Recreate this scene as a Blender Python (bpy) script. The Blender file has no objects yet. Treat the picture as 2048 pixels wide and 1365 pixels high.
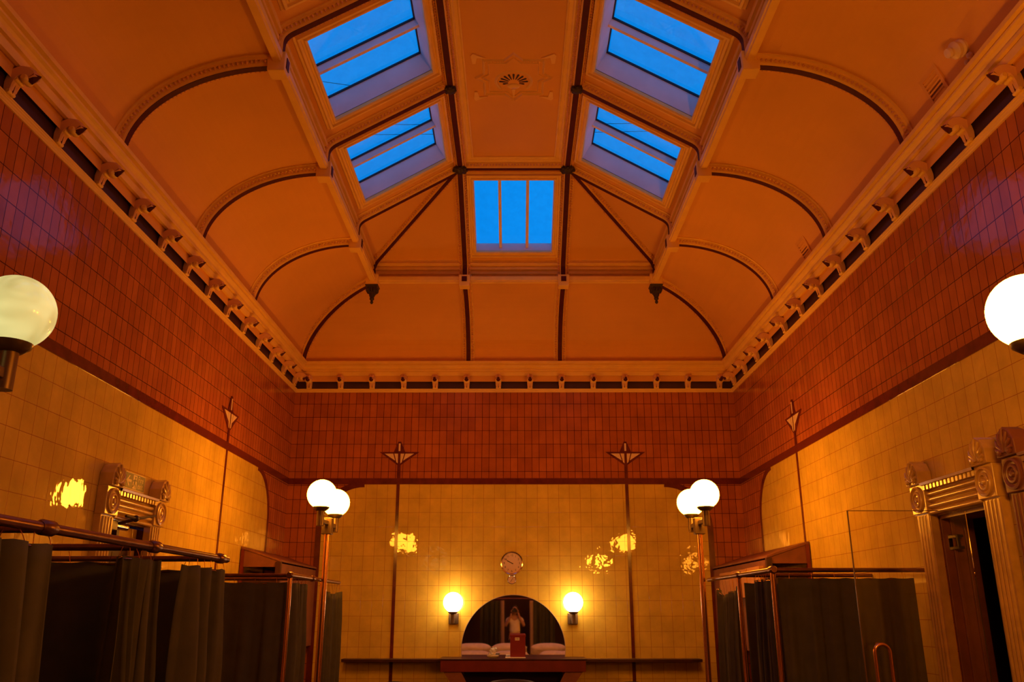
import bpy, math, random
from math import sin, cos, pi, sqrt
from mathutils import Vector, Matrix, noise
random.seed(7)
SC = bpy.context.scene
COL = SC.collection

# ---------------------------------------------------------------- camera, world, exposure
cam_d = bpy.data.cameras.new('camera'); cam = bpy.data.objects.new('camera', cam_d); COL.objects.link(cam)
cam_d.sensor_width = 36.0; cam_d.lens = 1710.15 * 36.0 / 2048.0
cam_d.clip_start = 0.005; cam_d.clip_end = 200
EYE = 1.42
cam.location = (0.0088, 0, EYE)
cam.rotation_euler = (pi / 2 + 0.3053, 0, 0.0034)
SC.camera = cam
SC.view_settings.view_transform = 'Standard'; SC.view_settings.look = 'None'
SC.view_settings.gamma = 1.0; SC.view_settings.use_curve_mapping = False
SC.view_settings.exposure = 0.0
SKY = (0.0, 0.265, 0.88)
LAMP = (1.0, 0.318, 0.0185)      # colour of the lamps' light
LAMP_POWER = 54.0
w = bpy.data.worlds.new('dusk_sky'); SC.world = w; w.use_nodes = True
nt = w.node_tree; nt.nodes.clear()
_o = nt.nodes.new('ShaderNodeOutputWorld'); _b = nt.nodes.new('ShaderNodeBackground')
_n = nt.nodes.new('ShaderNodeTexNoise'); _n.inputs['Scale'].default_value = 5.0; _n.inputs['Detail'].default_value = 5
_r = nt.nodes.new('ShaderNodeValToRGB'); _tc = nt.nodes.new('ShaderNodeTexCoord')
_r.color_ramp.elements[0].position = 0.2; _r.color_ramp.elements[0].color = (0.0, 0.25, 0.84, 1)
_r.color_ramp.elements[1].position = 0.85; _r.color_ramp.elements[1].color = (0.005, 0.285, 0.90, 1)
nt.links.new(_tc.outputs['Generated'], _n.inputs['Vector']); nt.links.new(_n.outputs['Fac'], _r.inputs['Fac'])
nt.links.new(_r.outputs['Color'], _b.inputs['Color']); nt.links.new(_b.outputs['Background'], _o.inputs['Surface'])
_b.inputs['Strength'].default_value = 1.0

# ---------------------------------------------------------------- materials
MATS = {}
def bsdf(name, col, rough=0.6, metal=0.0, spec=0.5, coat=0.0, noise_amt=0.0, nscale=8.0, bump=0.0, bscale=40.0, emis=None, estr=0.0):
    m = bpy.data.materials.new(name); m.use_nodes = True; t = m.node_tree
    p = t.nodes['Principled BSDF']
    p.inputs['Base Color'].default_value = (*col, 1); p.inputs['Roughness'].default_value = rough
    p.inputs['Metallic'].default_value = metal; p.inputs['Specular IOR Level'].default_value = spec
    p.inputs['Coat Weight'].default_value = coat; p.inputs['Coat Roughness'].default_value = 0.05
    tc = t.nodes.new('ShaderNodeTexCoord')
    if noise_amt > 0:
        n = t.nodes.new('ShaderNodeTexNoise'); n.inputs['Scale'].default_value = nscale; n.inputs['Detail'].default_value = 4
        r = t.nodes.new('ShaderNodeValToRGB')
        r.color_ramp.elements[0].position = 0.3; r.color_ramp.elements[1].position = 0.7
        r.color_ramp.elements[0].color = (*[c * (1 - noise_amt) for c in col], 1)
        r.color_ramp.elements[1].color = (*[min(1, c * (1 + noise_amt)) for c in col], 1)
        t.links.new(tc.outputs['Object'], n.inputs['Vector']); t.links.new(n.outputs['Fac'], r.inputs['Fac'])
        t.links.new(r.outputs['Color'], p.inputs['Base Color'])
    if bump > 0:
        n = t.nodes.new('ShaderNodeTexNoise'); n.inputs['Scale'].default_value = bscale; n.inputs['Detail'].default_value = 3
        b = t.nodes.new('ShaderNodeBump'); b.inputs['Strength'].default_value = bump; b.inputs['Distance'].default_value = 0.01
        t.links.new(tc.outputs['Object'], n.inputs['Vector']); t.links.new(n.outputs['Fac'], b.inputs['Height'])
        t.links.new(b.outputs['Normal'], p.inputs['Normal'])
    if emis:
        p.inputs['Emission Color'].default_value = (*emis, 1); p.inputs['Emission Strength'].default_value = estr
    MATS[name] = m
    return m

def tile_mat(name, axis, c1, c2, mortar, tw, th, ox, oz, rough, msize, tilt):
    spec = 0.22 if 'brown' in name else 0.5
    m = bpy.data.materials.new(name); m.use_nodes = True; t = m.node_tree; L = t.links.new
    p = t.nodes['Principled BSDF']
    tc = t.nodes.new('ShaderNodeTexCoord'); sx = t.nodes.new('ShaderNodeSeparateXYZ'); L(tc.outputs['Object'], sx.inputs[0])
    cb = t.nodes.new('ShaderNodeCombineXYZ')
    a = t.nodes.new('ShaderNodeMath'); a.operation = 'SUBTRACT'; a.inputs[1].default_value = ox - 40 * tw; L(sx.outputs[axis], a.inputs[0])
    b = t.nodes.new('ShaderNodeMath'); b.operation = 'SUBTRACT'; b.inputs[1].default_value = oz - 40 * th; L(sx.outputs['Z'], b.inputs[0])
    L(a.outputs[0], cb.inputs[0]); L(b.outputs[0], cb.inputs[1])
    br = t.nodes.new('ShaderNodeTexBrick'); br.offset = 0.0; br.squash = 1.0
    br.inputs['Color1'].default_value = (*c1, 1); br.inputs['Color2'].default_value = (*c2, 1); br.inputs['Mortar'].default_value = (*mortar, 1)
    br.inputs['Scale'].default_value = 1.0; br.inputs['Mortar Size'].default_value = msize; br.inputs['Mortar Smooth'].default_value = 0.2
    br.inputs['Brick Width'].default_value = tw; br.inputs['Row Height'].default_value = th
    L(cb.outputs[0], br.inputs['Vector'])
    n = t.nodes.new('ShaderNodeTexNoise'); n.inputs['Scale'].default_value = 3.0; n.inputs['Detail'].default_value = 6; n.inputs['Roughness'].default_value = 0.65
    L(tc.outputs['Object'], n.inputs['Vector'])
    mr = t.nodes.new('ShaderNodeMapRange'); mr.inputs[1].default_value = 0.3; mr.inputs[2].default_value = 0.7; mr.inputs[3].default_value = 0.82; mr.inputs[4].default_value = 1.12
    L(n.outputs['Fac'], mr.inputs[0])
    mx = t.nodes.new('ShaderNodeMix'); mx.data_type = 'RGBA'; mx.blend_type = 'MULTIPLY'; mx.inputs[0].default_value = 1.0
    L(br.outputs['Color'], mx.inputs[6]); L(mr.outputs[0], mx.inputs[7]); L(mx.outputs[2], p.inputs['Base Color'])
    # each tile sits at its own slight angle, glaze gently uneven, joints sunk
    wn = t.nodes.new('ShaderNodeTexWhiteNoise'); wn.noise_dimensions = '3D'
    fl = t.nodes.new('ShaderNodeVectorMath'); fl.operation = 'DIVIDE'; fl.inputs[1].default_value = (tw, th, 1); L(cb.outputs[0], fl.inputs[0])
    fr = t.nodes.new('ShaderNodeVectorMath'); fr.operation = 'FLOOR'; L(fl.outputs[0], fr.inputs[0]); L(fr.outputs[0], wn.inputs['Vector'])
    s1 = t.nodes.new('ShaderNodeVectorMath'); s1.operation = 'SUBTRACT'; s1.inputs[1].default_value = (0.5, 0.5, 0.5); L(wn.outputs['Color'], s1.inputs[0])
    s2 = t.nodes.new('ShaderNodeVectorMath'); s2.operation = 'SCALE'; s2.inputs['Scale'].default_value = tilt; L(s1.outputs[0], s2.inputs[0])
    n2 = t.nodes.new('ShaderNodeTexNoise'); n2.inputs['Scale'].default_value = 9.0; n2.inputs['Detail'].default_value = 2; L(tc.outputs['Object'], n2.inputs['Vector'])
    bp2 = t.nodes.new('ShaderNodeBump'); bp2.inputs['Strength'].default_value = 0.16; bp2.inputs['Distance'].default_value = 0.012; L(n2.outputs['Fac'], bp2.inputs['Height'])
    bp = t.nodes.new('ShaderNodeBump'); bp.invert = True; bp.inputs['Strength'].default_value = 0.6; bp.inputs['Distance'].default_value = 0.002
    L(br.outputs['Fac'], bp.inputs['Height']); L(bp2.outputs['Normal'], bp.inputs['Normal'])
    ad = t.nodes.new('ShaderNodeVectorMath'); ad.operation = 'ADD'; L(bp.outputs['Normal'], ad.inputs[0]); L(s2.outputs[0], ad.inputs[1])
    nm = t.nodes.new('ShaderNodeVectorMath'); nm.operation = 'NORMALIZE'; L(ad.outputs[0], nm.inputs[0]); L(nm.outputs[0], p.inputs['Normal'])
    p.inputs['Roughness'].default_value = rough; p.inputs['Specular IOR Level'].default_value = spec
    MATS[name] = m
    return m

CREAM = (0.80, 0.62, 0.40)
bsdf('plaster', (0.76, 0.39, 0.08), 0.7, noise_amt=0.05, nscale=1.3, bump=0.10, bscale=3.0)
bsdf('moulding', (0.86, 0.56, 0.13), 0.45, noise_amt=0.05, nscale=6)
bsdf('ornament', (0.74, 0.40, 0.20), 0.5)
bsdf('maroon', (0.075, 0.005, 0.004), 0.6, spec=0.25, noise_amt=0.15, nscale=20)
bsdf('frieze', (0.055, 0.016, 0.022), 0.5, noise_amt=0.2, nscale=5)
bsdf('dark_iron', (0.035, 0.018, 0.008), 0.5, metal=0.2, noise_amt=0.3, nscale=60)
bsdf('band_tile', (0.13, 0.020, 0.012), 0.2, noise_amt=0.25, nscale=9)
bsdf('pale_inlay', (0.80, 0.60, 0.33), 0.25)
bsdf('reveal', (0.82, 0.66, 0.62), 0.65, noise_amt=0.10, nscale=3)
bsdf('shadow_gap', (0.02, 0.02, 0.025), 0.6)
bsdf('brass', (0.70, 0.33, 0.16), 0.22, metal=0.95)
bsdf('dark_brass', (0.22, 0.10, 0.06), 0.3, metal=0.85, noise_amt=0.2, nscale=15)
bsdf('bronze_fitting', (0.20, 0.14, 0.08), 0.35, metal=0.7)
bsdf('curtain_cloth', (0.10, 0.095, 0.045), 0.9, spec=0.15, noise_amt=0.10, nscale=9, bump=0.25, bscale=14)
bsdf('curtain_lit_edge', (0.55, 0.38, 0.24), 0.9, spec=0.2)  # pale tint for the lit curtain edges
bsdf('door_tile', (0.66, 0.43, 0.09), 0.2, noise_amt=0.12, nscale=12, coat=0.15)
bsdf('pale_board', (0.62, 0.30, 0.08), 0.6)
bsdf('wood', (0.24, 0.085, 0.04), 0.45, noise_amt=0.18, nscale=7)
bsdf('dark_wood', (0.055, 0.014, 0.008), 0.35, noise_amt=0.25, nscale=9)
bsdf('red_wood', (0.16, 0.016, 0.008), 0.4, noise_amt=0.15, nscale=9)
bsdf('painted_darkness', (0.05, 0.012, 0.008), 0.7)  # near-black colour that stands for unlit depth in passage, doorway and kneehole
bsdf('floor_tile', (0.10, 0.05, 0.03), 0.3, noise_amt=0.2, nscale=4)
bsdf('leather', (0.02, 0.012, 0.009), 0.65, noise_amt=0.2, nscale=30)
bsdf('chrome', (0.8, 0.72, 0.62), 0.12, metal=1.0)
bsdf('clock_face', (0.75, 0.55, 0.34), 0.4)
bsdf('ink', (0.03, 0.008, 0.005), 0.5)
bsdf('mirror_silver', (0.88, 0.88, 0.88), 0.02, metal=1.0)
bsdf('mirror_edge', (0.75, 0.6, 0.35), 0.15, metal=0.4)
bsdf('white_plastic', (0.78, 0.58, 0.42), 0.35)
bsdf('maroon_card', (0.22, 0.010, 0.008), 0.5, noise_amt=0.05)
bsdf('paper', (0.85, 0.78, 0.6), 0.7)
bsdf('linen', (0.92, 0.80, 0.68), 0.9, noise_amt=0.08, nscale=14, bump=0.3, bscale=12)
bsdf('sign_green', (0.12, 0.10, 0.02), 0.5)
bsdf('sign_pale', (0.75, 0.62, 0.22), 0.5)
bsdf('skin', (0.55, 0.30, 0.22), 0.6)
bsdf('shirt', (0.90, 0.78, 0.60), 0.9, noise_amt=0.1, nscale=12)
bsdf('trousers', (0.06, 0.05, 0.05), 0.9)
bsdf('hair', (0.05, 0.03, 0.02), 0.8)
bsdf('black_plastic', (0.015, 0.015, 0.015), 0.4)
for i, pw in (('bright', LAMP_POWER), ('wall', LAMP_POWER * 0.62)):
    bsdf('globe_' + i, (0.8, 0.8, 0.8), 0.2, emis=LAMP, estr=pw) if i == 'bright' else bsdf('globe_wall', (0.8,0.8,0.8), 0.2, emis=(1.0, 0.60, 0.36), estr=15)
bsdf('globe_glare', (0.8, 0.8, 0.8), 0.2, emis=LAMP, estr=LAMP_POWER*1.45)
# the left lamp is far weaker and milkier: opal glass lit by a failing tube, veined
m = bsdf('globe_weak', (0.75, 0.7, 0.4), 0.12, emis=(0.66, 0.62, 0.22), estr=1.0)
t = m.node_tree; n = t.nodes.new('ShaderNodeTexNoise'); n.inputs['Scale'].default_value = 5; n.inputs['Distortion'].default_value = 1.5
r = t.nodes.new('ShaderNodeValToRGB'); r.color_ramp.elements[0].color = (0.42, 0.40, 0.13, 1); r.color_ramp.elements[1].color = (0.72, 0.68, 0.26, 1)
r.color_ramp.elements[0].position = 0.3; r.color_ramp.elements[1].position = 0.65
tc = t.nodes.new('ShaderNodeTexCoord'); t.links.new(tc.outputs['Object'], n.inputs['Vector']); t.links.new(n.outputs['Fac'], r.inputs['Fac'])
t.links.new(r.outputs['Color'], t.nodes['Principled BSDF'].inputs['Emission Color'])

BR1, BR2, BRM = (0.49, 0.145, 0.03), (0.39, 0.105, 0.022), (0.07, 0.010, 0.006)
YE1, YE2, YEM = (0.78, 0.565, 0.07), (0.74, 0.525, 0.06), (0.44, 0.18, 0.03)
tile_mat('brown_tile_side', 'Y', BR1, BR2, BRM, 0.095, 0.184, 0.0, 3.18, 0.11, 0.0033, 0.012)
tile_mat('brown_tile_back', 'X', BR1, BR2, BRM, 0.0955, 0.184, -0.05, 3.18, 0.11, 0.0033, 0.012)
tile_mat('cream_tile_side', 'Y', YE1, YE2, YEM, 0.141, 0.184, 0.0, 3.01, 0.035, 0.0021, 0.010)
tile_mat('cream_tile_back', 'X', YE1, YE2, YEM, 0.141, 0.1845, -0.12, 3.01, 0.035, 0.0021, 0.010)

def glass_mat(name, tint, gloss):
    m = bpy.data.materials.new(name); m.use_nodes = True; t = m.node_tree; t.nodes.clear()
    o = t.nodes.new('ShaderNodeOutputMaterial'); mx = t.nodes.new('ShaderNodeMixShader')
    tr = t.nodes.new('ShaderNodeBsdfTransparent'); tr.inputs[0].default_value = (*tint, 1)
    g = t.nodes.new('ShaderNodeBsdfGlossy'); g.inputs['Roughness'].default_value = 0.03
    f = t.nodes.new('ShaderNodeFresnel'); f.inputs[0].default_value = 1.45
    mu = t.nodes.new('ShaderNodeMath'); mu.operation = 'MULTIPLY'; mu.inputs[1].default_value = gloss
    t.links.new(f.outputs[0], mu.inputs[0]); t.links.new(mu.outputs[0], mx.inputs[0])
    t.links.new(tr.outputs[0], mx.inputs[1]); t.links.new(g.outputs[0], mx.inputs[2]); t.links.new(mx.outputs[0], o.inputs[0])
    MATS[name] = m
    return m
g = glass_mat('skylight_glass', (0.97, 0.98, 1.0), 0.12)
t = g.node_tree   # faint grime on the panes
n = t.nodes.new('ShaderNodeTexNoise'); n.inputs['Scale'].default_value = 9; n.inputs['Detail'].default_value = 8; n.inputs['Roughness'].default_value = 0.8
r = t.nodes.new('ShaderNodeValToRGB'); r.color_ramp.elements[0].position = 0.35; r.color_ramp.elements[0].color = (0.93, 0.95, 0.97, 1)
r.color_ramp.elements[1].position = 0.6; r.color_ramp.elements[1].color = (1, 1, 1, 1)
tc = t.nodes.new('ShaderNodeTexCoord'); t.links.new(tc.outputs['Object'], n.inputs['Vector']); t.links.new(n.outputs['Fac'], r.inputs['Fac'])
t.links.new(r.outputs['Color'], [x for x in t.nodes if x.type == 'BSDF_TRANSPARENT'][0].inputs[0])
glass_mat('screen_glass', (0.97, 0.94, 0.9), 1.0)
bsdf('glass_edge', (0.16, 0.09, 0.04), 0.2)

# ---------------------------------------------------------------- object helpers
def link(o, parent=None):
    COL.objects.link(o)
    if parent is not None: o.parent = parent
    return o
def tag(o, label=None, cat=None, group=None, kind=None):
    if label: o['label'] = label
    if cat: o['category'] = cat
    if group: o['group'] = group
    if kind: o['kind'] = kind
    return o
def thing(name, loc, label, cat, group=None, kind=None):
    o = bpy.data.objects.new(name, None); link(o); o.location = loc; o.empty_display_size = 0.1
    return tag(o, label, cat, group, kind)
CHILD = {}
def root_of(o):
    while o.parent is not None: o = o.parent
    return o
def copy_tree(o, parent=None):
    c = o.copy(); COL.objects.link(c); c.parent = parent
    for ch in CHILD.get(o.name, []): 
        CHILD.setdefault(c.name, []).append(copy_tree(ch, c))
    return c

class MB:
    def __init__(s): s.v = []; s.f = []; s.M = None
    def add(s, vs, fs):
        b = len(s.v)
        for p in vs:
            p = Vector(p)
            s.v.append(s.M @ p if s.M is not None else p)
        s.f += [[b + i for i in f] for f in fs]
        return s
    def box(s, a, b):
        (x0, y0, z0), (x1, y1, z1) = a, b
        x0, x1 = min(x0, x1), max(x0, x1); y0, y1 = min(y0, y1), max(y0, y1); z0, z1 = min(z0, z1), max(z0, z1)
        return s.add([(x0,y0,z0),(x1,y0,z0),(x1,y1,z0),(x0,y1,z0),(x0,y0,z1),(x1,y0,z1),(x1,y1,z1),(x0,y1,z1)],
              [(3,2,1,0),(4,5,6,7),(0,1,5,4),(1,2,6,5),(2,3,7,6),(3,0,4,7)])
    def hexa(s, p):   # eight free corners, order as box
        return s.add(p, [(3,2,1,0),(4,5,6,7),(0,1,5,4),(1,2,6,5),(2,3,7,6),(3,0,4,7)])
    def tube(s, path, r, seg=10, cap=True):
        path = [Vector(p) for p in path]; n = len(path)
        rs = r if isinstance(r, (list, tuple)) else [r] * n
        vs = []; fs = []; ref = None
        for i, p in enumerate(path):
            tg = (path[min(i + 1, n - 1)] - path[max(i - 1, 0)]).normalized()
            if ref is None:
                ref = Vector((0, 0, 1)) if abs(tg.z) < 0.9 else Vector((1, 0, 0))
            u = tg.cross(ref).normalized(); v = u.cross(tg).normalized(); ref = v
            for k in range(seg):
                a = 2 * pi * k / seg; vs.append(p + (u * cos(a) + v * sin(a)) * rs[i])
        for i in range(n - 1):
            for k in range(seg):
                k2 = (k + 1) % seg
                fs.append((i*seg+k, i*seg+k2, (i+1)*seg+k2, (i+1)*seg+k))
        if cap: fs += [tuple(range(seg))[::-1], tuple((n-1)*seg+k for k in range(seg))]
        return s.add(vs, fs)
    def lathe(s, prof, c=(0,0,0), axis='Z', seg=24):
        vs = []; fs = []; c = Vector(c)
        for (r, h) in prof:
            for k in range(seg):
                a = 2 * pi * k / seg; x, y = r * cos(a), r * sin(a)
                q = {'Z': (x, y, h), 'Y': (x, h, y), 'X': (h, x, y)}[axis]
                vs.append(c + Vector(q))
        n = len(prof)
        for i in range(n - 1):
            for k in range(seg):
                k2 = (k + 1) % seg; fs.append((i*seg+k, i*seg+k2, (i+1)*seg+k2, (i+1)*seg+k))
        fs += [tuple(range(seg))[::-1], tuple((n-1)*seg+k for k in range(seg))]
        return s.add(vs, fs)
    def sphere(s, c, r, seg=24, rings=14, sc=(1,1,1)):
        vs = []; fs = []; c = Vector(c)
        vs.append(c + Vector((0, 0, -r*sc[2])))
        for i in range(1, rings):
            a = -pi/2 + pi * i / rings
            for k in range(seg):
                b = 2*pi*k/seg; vs.append(c + Vector((r*cos(a)*cos(b)*sc[0], r*cos(a)*sin(b)*sc[1], r*sin(a)*sc[2])))
        vs.append(c + Vector((0, 0, r*sc[2])))
        for k in range(seg): fs.append((0, 1+(k+1)%seg, 1+k))
        for i in range(rings-2):
            for k in range(seg):
                k2=(k+1)%seg; a=1+i*seg
                fs.append((a+k, a+k2, a+seg+k2, a+seg+k))
        e = len(vs)-1; a = 1+(rings-2)*seg
        for k in range(seg): fs.append((a+k, a+(k+1)%seg, e))
        return s.add(vs, fs)
    def octa(s, c, rx, ry, rz, ax=None):
        c = Vector(c); X, Y, Z = ax if ax else (Vector((1,0,0)), Vector((0,1,0)), Vector((0,0,1)))
        vs = [c+X*rx, c-X*rx, c+Y*ry, c-Y*ry, c+Z*rz, c-Z*rz]
        return s.add(vs, [(0,2,4),(2,1,4),(1,3,4),(3,0,4),(2,0,5),(1,2,5),(3,1,5),(0,3,5)])
    def prism(s, poly, f, d0, d1):     # poly in 2D, f(a,b,d)->3D
        n = len(poly); vs = [f(a, b, d0) for a, b in poly] + [f(a, b, d1) for a, b in poly]
        fs = [tuple(range(n)), tuple(range(2*n-1, n-1, -1))] + [(i, (i+1) % n, n+(i+1) % n, n+i) for i in range(n)]
        return s.add(vs, fs)
    def loft(s, rows, closed=False):   # rows of equal-length point lists
        m = len(rows[0]); vs = [p for r_ in rows for p in r_]; fs = []
        for i in range(len(rows)-1):
            for k in range(m if closed else m-1):
                k2 = (k+1) % m; fs.append((i*m+k, i*m+k2, (i+1)*m+k2, (i+1)*m+k))
        return s.add(vs, fs)
    def build(s, name, mat, parent=None, smooth=False, bevel=0.0, fix=True):
        me = bpy.data.meshes.new(name)
        org = root_of(parent).location if parent is not None else Vector((0, 0, 0))
        if parent is not None and root_of(parent)['_local'] if (parent is not None and '_local' in root_of(parent).keys()) else False:
            org = Vector((0, 0, 0))
        me.from_pydata([tuple(v - org) for v in s.v], [], s.f)
        if fix:
            import bmesh
            bm = bmesh.new(); bm.from_mesh(me); bmesh.ops.recalc_face_normals(bm, faces=bm.faces[:])
            bm.to_mesh(me); bm.free()
        if smooth:
            for p in me.polygons: p.use_smooth = True
        me.materials.append(MATS[mat]); me.update()
        o = bpy.data.objects.new(name, me); link(o, parent)
        if parent is not None: CHILD.setdefault(parent.name, []).append(o)
        if smooth == 'auto':
            try: me.set_sharp_from_angle(angle=math.radians(40))
            except Exception: pass
        if bevel > 0:
            b = o.modifiers.new('bevel', 'BEVEL'); b.width = bevel; b.segments = 2; b.limit_method = 'ANGLE'
        return o

def sweep(mb, path, prof, binorm, closed_prof=True, sign=1, caps=True):
    """sweep (side, out) profile; side along binorm, out along normal = sign * binorm x tangent"""
    rows = []; path = [Vector(p) for p in path]; n = len(path); bn = Vector(binorm).normalized()
    for i, p in enumerate(path):
        t0 = (path[i] - path[i-1]).normalized() if i > 0 else None
        t1 = (path[i+1] - path[i]).normalized() if i < n-1 else None
        tg = (t0 or t1) if (t0 is None or t1 is None) else (t0 + t1).normalized()
        k = 1.0
        if t0 is not None and t1 is not None: k = 1.0 / max(0.5, tg.dot(t1))
        nr = bn.cross(tg).normalized() * sign
        rows.append([p + bn * a + nr * (b * k) for a, b in prof])
    mb.loft(rows, closed=closed_prof)
    if caps and closed_prof:
        b = len(mb.v) - len(rows) * len(prof); m = len(prof)
        mb.f.append([b + k for k in range(m)]); mb.f.append([b + (n-1)*m + k for k in range(m)][::-1])
    return mb

# ---------------------------------------------------------------- room numbers (metres, floor z = 0)
W = 2.99; D = 11.36; YB = -2.72
BAY = 1.66; YS = [8.90 - BAY * k for k in range(7)]       # cross rib lines 8.90 ... -1.06
ZC = 4.27                                                   # underside of the cornice
CX, CZ, CA, CB = 1.79, 4.625, 1.15, 0.805                   # side cove ellipse
CYE, CAE = 10.10, 1.20                                      # end cove ellipse
RX, RY = 1.83, 10.15                                        # risers
ZT = 6.36; TX, TY = 0.652, 8.86                              # flat of the ceiling
ZK = 5.672                                                  # foot of the slopes

# ---------------------------------------------------------------- walls and floor
def slab_with_holes(mb, f, a0, a1, b0, b1, holes, d0, d1):
    """f(a,b,d); holes (a0,a1,b0,b1)"""
    As = sorted({a0, a1, *[h[0] for h in holes], *[h[1] for h in holes]})
    Bs = sorted({b0, b1, *[h[2] for h in holes], *[h[3] for h in holes]})
    for i in range(len(As)-1):
        for j in range(len(Bs)-1):
            ca, cb_ = (As[i]+As[i+1])/2, (Bs[j]+Bs[j+1])/2
            if any(h[0] < ca < h[1] and h[2] < cb_ < h[3] for h in holes): continue
            mb.prism([(As[i],Bs[j]),(As[i+1],Bs[j]),(As[i+1],Bs[j+1]),(As[i],Bs[j+1])], f, d0, d1)
    return mb
fl = MB().box((-W-0.3, YB-0.3, -0.12), (W+0.3, D+0.3, 0)).build('floor', 'floor_tile'); tag(fl, 'dark tiled floor of the hall', 'floor', kind='structure')
R_HOLE = (5.39, 6.13, 0.0, 2.055); L_HOLE = (6.33, 7.03, 0.0, 2.055)
fL = lambda a, b, d: (-W - d, a, b); fR = lambda a, b, d: (W + d, a, b); fB = lambda a, b, d: (a, D + d, b)
walls = {}
for nm, f, a0, a1, holes, mat, lab in (('wall_left', fL, YB, D, [L_HOLE], 'brown_tile_side', 'left'),
                                       ('wall_right', fR, YB, D, [R_HOLE], 'brown_tile_side', 'right'),
                                       ('wall_back', fB, -W-0.2, W+0.2, [], 'brown_tile_back', 'far')):
    mb = slab_with_holes(MB(), f, a0, a1, 0, 4.72, holes, 0, 0.2)
    o = mb.build(nm, mat); tag(o, lab + ' wall of narrow brown glazed tiles above cream tiles', 'wall', kind='structure'); walls[nm] = o
o = MB().box((-W-0.2, YB-0.2, 0), (W+0.2, YB, 6.6)).build('wall_front', 'brown_tile_back')
tag(o, 'brown tiled wall behind the photographer, seen only in the mirror', 'wall', kind='structure')

def arc(cx, cz, r, a0, a1, n):
    return [(cx + r*cos(math.radians(a0+(a1-a0)*i/n)), cz + r*sin(math.radians(a0+(a1-a0)*i/n))) for i in range(n+1)]
def flat_strip(mb, pts, wd, f, d0, d1):
    """constant-width strip following a 2D polyline"""
    n = len(pts); L_, R_ = [], []
    for i in range(n):
        p0 = Vector(pts[max(i-1, 0)]); p1 = Vector(pts[min(i+1, n-1)]); t = (p1-p0).normalized(); nn = Vector((-t.y, t.x))
        p = Vector(pts[i]); L_.append(p+nn*wd/2); R_.append(p-nn*wd/2)
    rows = []
    for a, b in zip(L_, R_):
        rows.append([Vector(f(a.x,a.y,d0)), Vector(f(b.x,b.y,d0)), Vector(f(b.x,b.y,d1)), Vector(f(a.x,a.y,d1))])
    mb.loft(rows, closed=True); b = len(mb.v) - 4*n
    mb.f.append([b, b+1, b+2, b+3]); mb.f.append([len(mb.v)-1, len(mb.v)-2, len(mb.v)-3, len(mb.v)-4])
    return mb
ZBAND = (3.01, 3.09)
# ---- far wall: cream field with rounded shoulders, border, band, stripes and arrow heads
wb = walls['wall_back']; BX = 2.55; AR = 0.57
poly = [(-BX+0.0, 0.0), (BX, 0.0)] + arc(BX-AR, 3.01-AR, AR, 0, 90, 14) + arc(-BX+AR, 3.01-AR, AR, 90, 180, 14)
MB().prism(poly, fB, -0.001, -0.006).build('cream_tile_field', 'cream_tile_back', wb)
mb = MB()
for s in (-1, 1):
    pts = [(s*BX, 0.0)] + [(s*(BX-AR)+s*AR*cos(a), 3.01-AR+0.0+AR*sin(a)) for a in [math.radians(q) for q in range(0, 91, 6)]]
    flat_strip(mb, pts, 0.075, fB, -0.0015, -0.010)
mb.build('border_tiles', 'band_tile', wb)
MB().prism([(-W, ZBAND[0]), (W, ZBAND[0]), (W, ZBAND[1]), (-W, ZBAND[1])], fB, -0.001, -0.012).build('band_tiles', 'band_tile', wb)
def arrow_motif(parent, f, a, hw, zt=3.58, zm=3.44, zb=3.25, depth=0.012, stripe_w=0.042, zlow=0.0):
    m1 = MB(); m2 = MB()
    m1.prism([(a-stripe_w/2, zlow), (a+stripe_w/2, zlow), (a+stripe_w/2, zb+0.02), (a-stripe_w/2, zb+0.02)], f, -0.001, -0.013)
    m1.prism([(a-hw, zm), (a, zb), (a+hw, zm)], f, -0.001, -depth)
    k = hw/0.27
    m1.prism([(a-0.08*k, zm-0.005), (a+0.08*k, zm-0.005), (a+0.018*k, zt), (a-0.018*k, zt)], f, -0.001, -depth)
    d2 = -depth-0.003
    for s in (-1, 1):
        m2.prism([(a+s*0.200*k, zm-0.022), (a+s*0.082*k, zm-0.022), (a+s*0.055*k, zm-0.115)], f, -depth+0.001, d2)
        m2.prism([(a+s*0.068*k, zm-0.022), (a+s*0.017*k, zm-0.022), (a+s*0.017*k, zb+0.038), (a+s*0.036*k, zb+0.052)], f, -depth+0.001, d2)
    m2.prism([(a-0.012*k, zm+0.012), (a+0.012*k, zm+0.012), (a+0.012*k, zt-0.025), (a-0.012*k, zt-0.025)], f, -depth+0.001, d2)
    o = m1.build('arrow_stripe', 'band_tile', parent); m2.build('arrow_inlay', 'pale_inlay', o)
arrow_motif(wb, fB, -1.535, 0.265); arrow_motif(wb, fB, 1.485, 0.265)
# ---- side walls
for nm, f, s, hole, ystr in (('wall_left', fL, -1, L_HOLE, 8.80), ('wall_right', fR, 1, R_HOLE, 8.97)):
    wl = walls[nm]; mb = MB(); YE = 10.51
    slab_with_holes(mb, f, YB, 9.94, 0, ZBAND[0], [hole], -0.001, -0.006)
    mb.prism([(9.94, 0), (YE, 0)] + arc(YE-AR, 3.01-AR, AR, 0, 90, 14), f, -0.001, -0.006)
    mb.build('cream_tile_field', 'cream_tile_side', wl)
    mb = MB(); flat_strip(mb, [(YE, 0.0)] + arc(YE-AR, 3.01-AR, AR, 0, 90, 15), 0.07, f, -0.0015, -0.010)
    mb.build('border_tiles', 'band_tile', wl)
    MB().prism([(YB, ZBAND[0]), (D, ZBAND[0]), (D, ZBAND[1]), (YB, ZBAND[1])], f, -0.001, -0.012).build('band_tiles', 'band_tile', wl)
    arrow_motif(wl, f, ystr, 0.27, zt=3.58, zm=3.42, zb=3.20)

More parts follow.
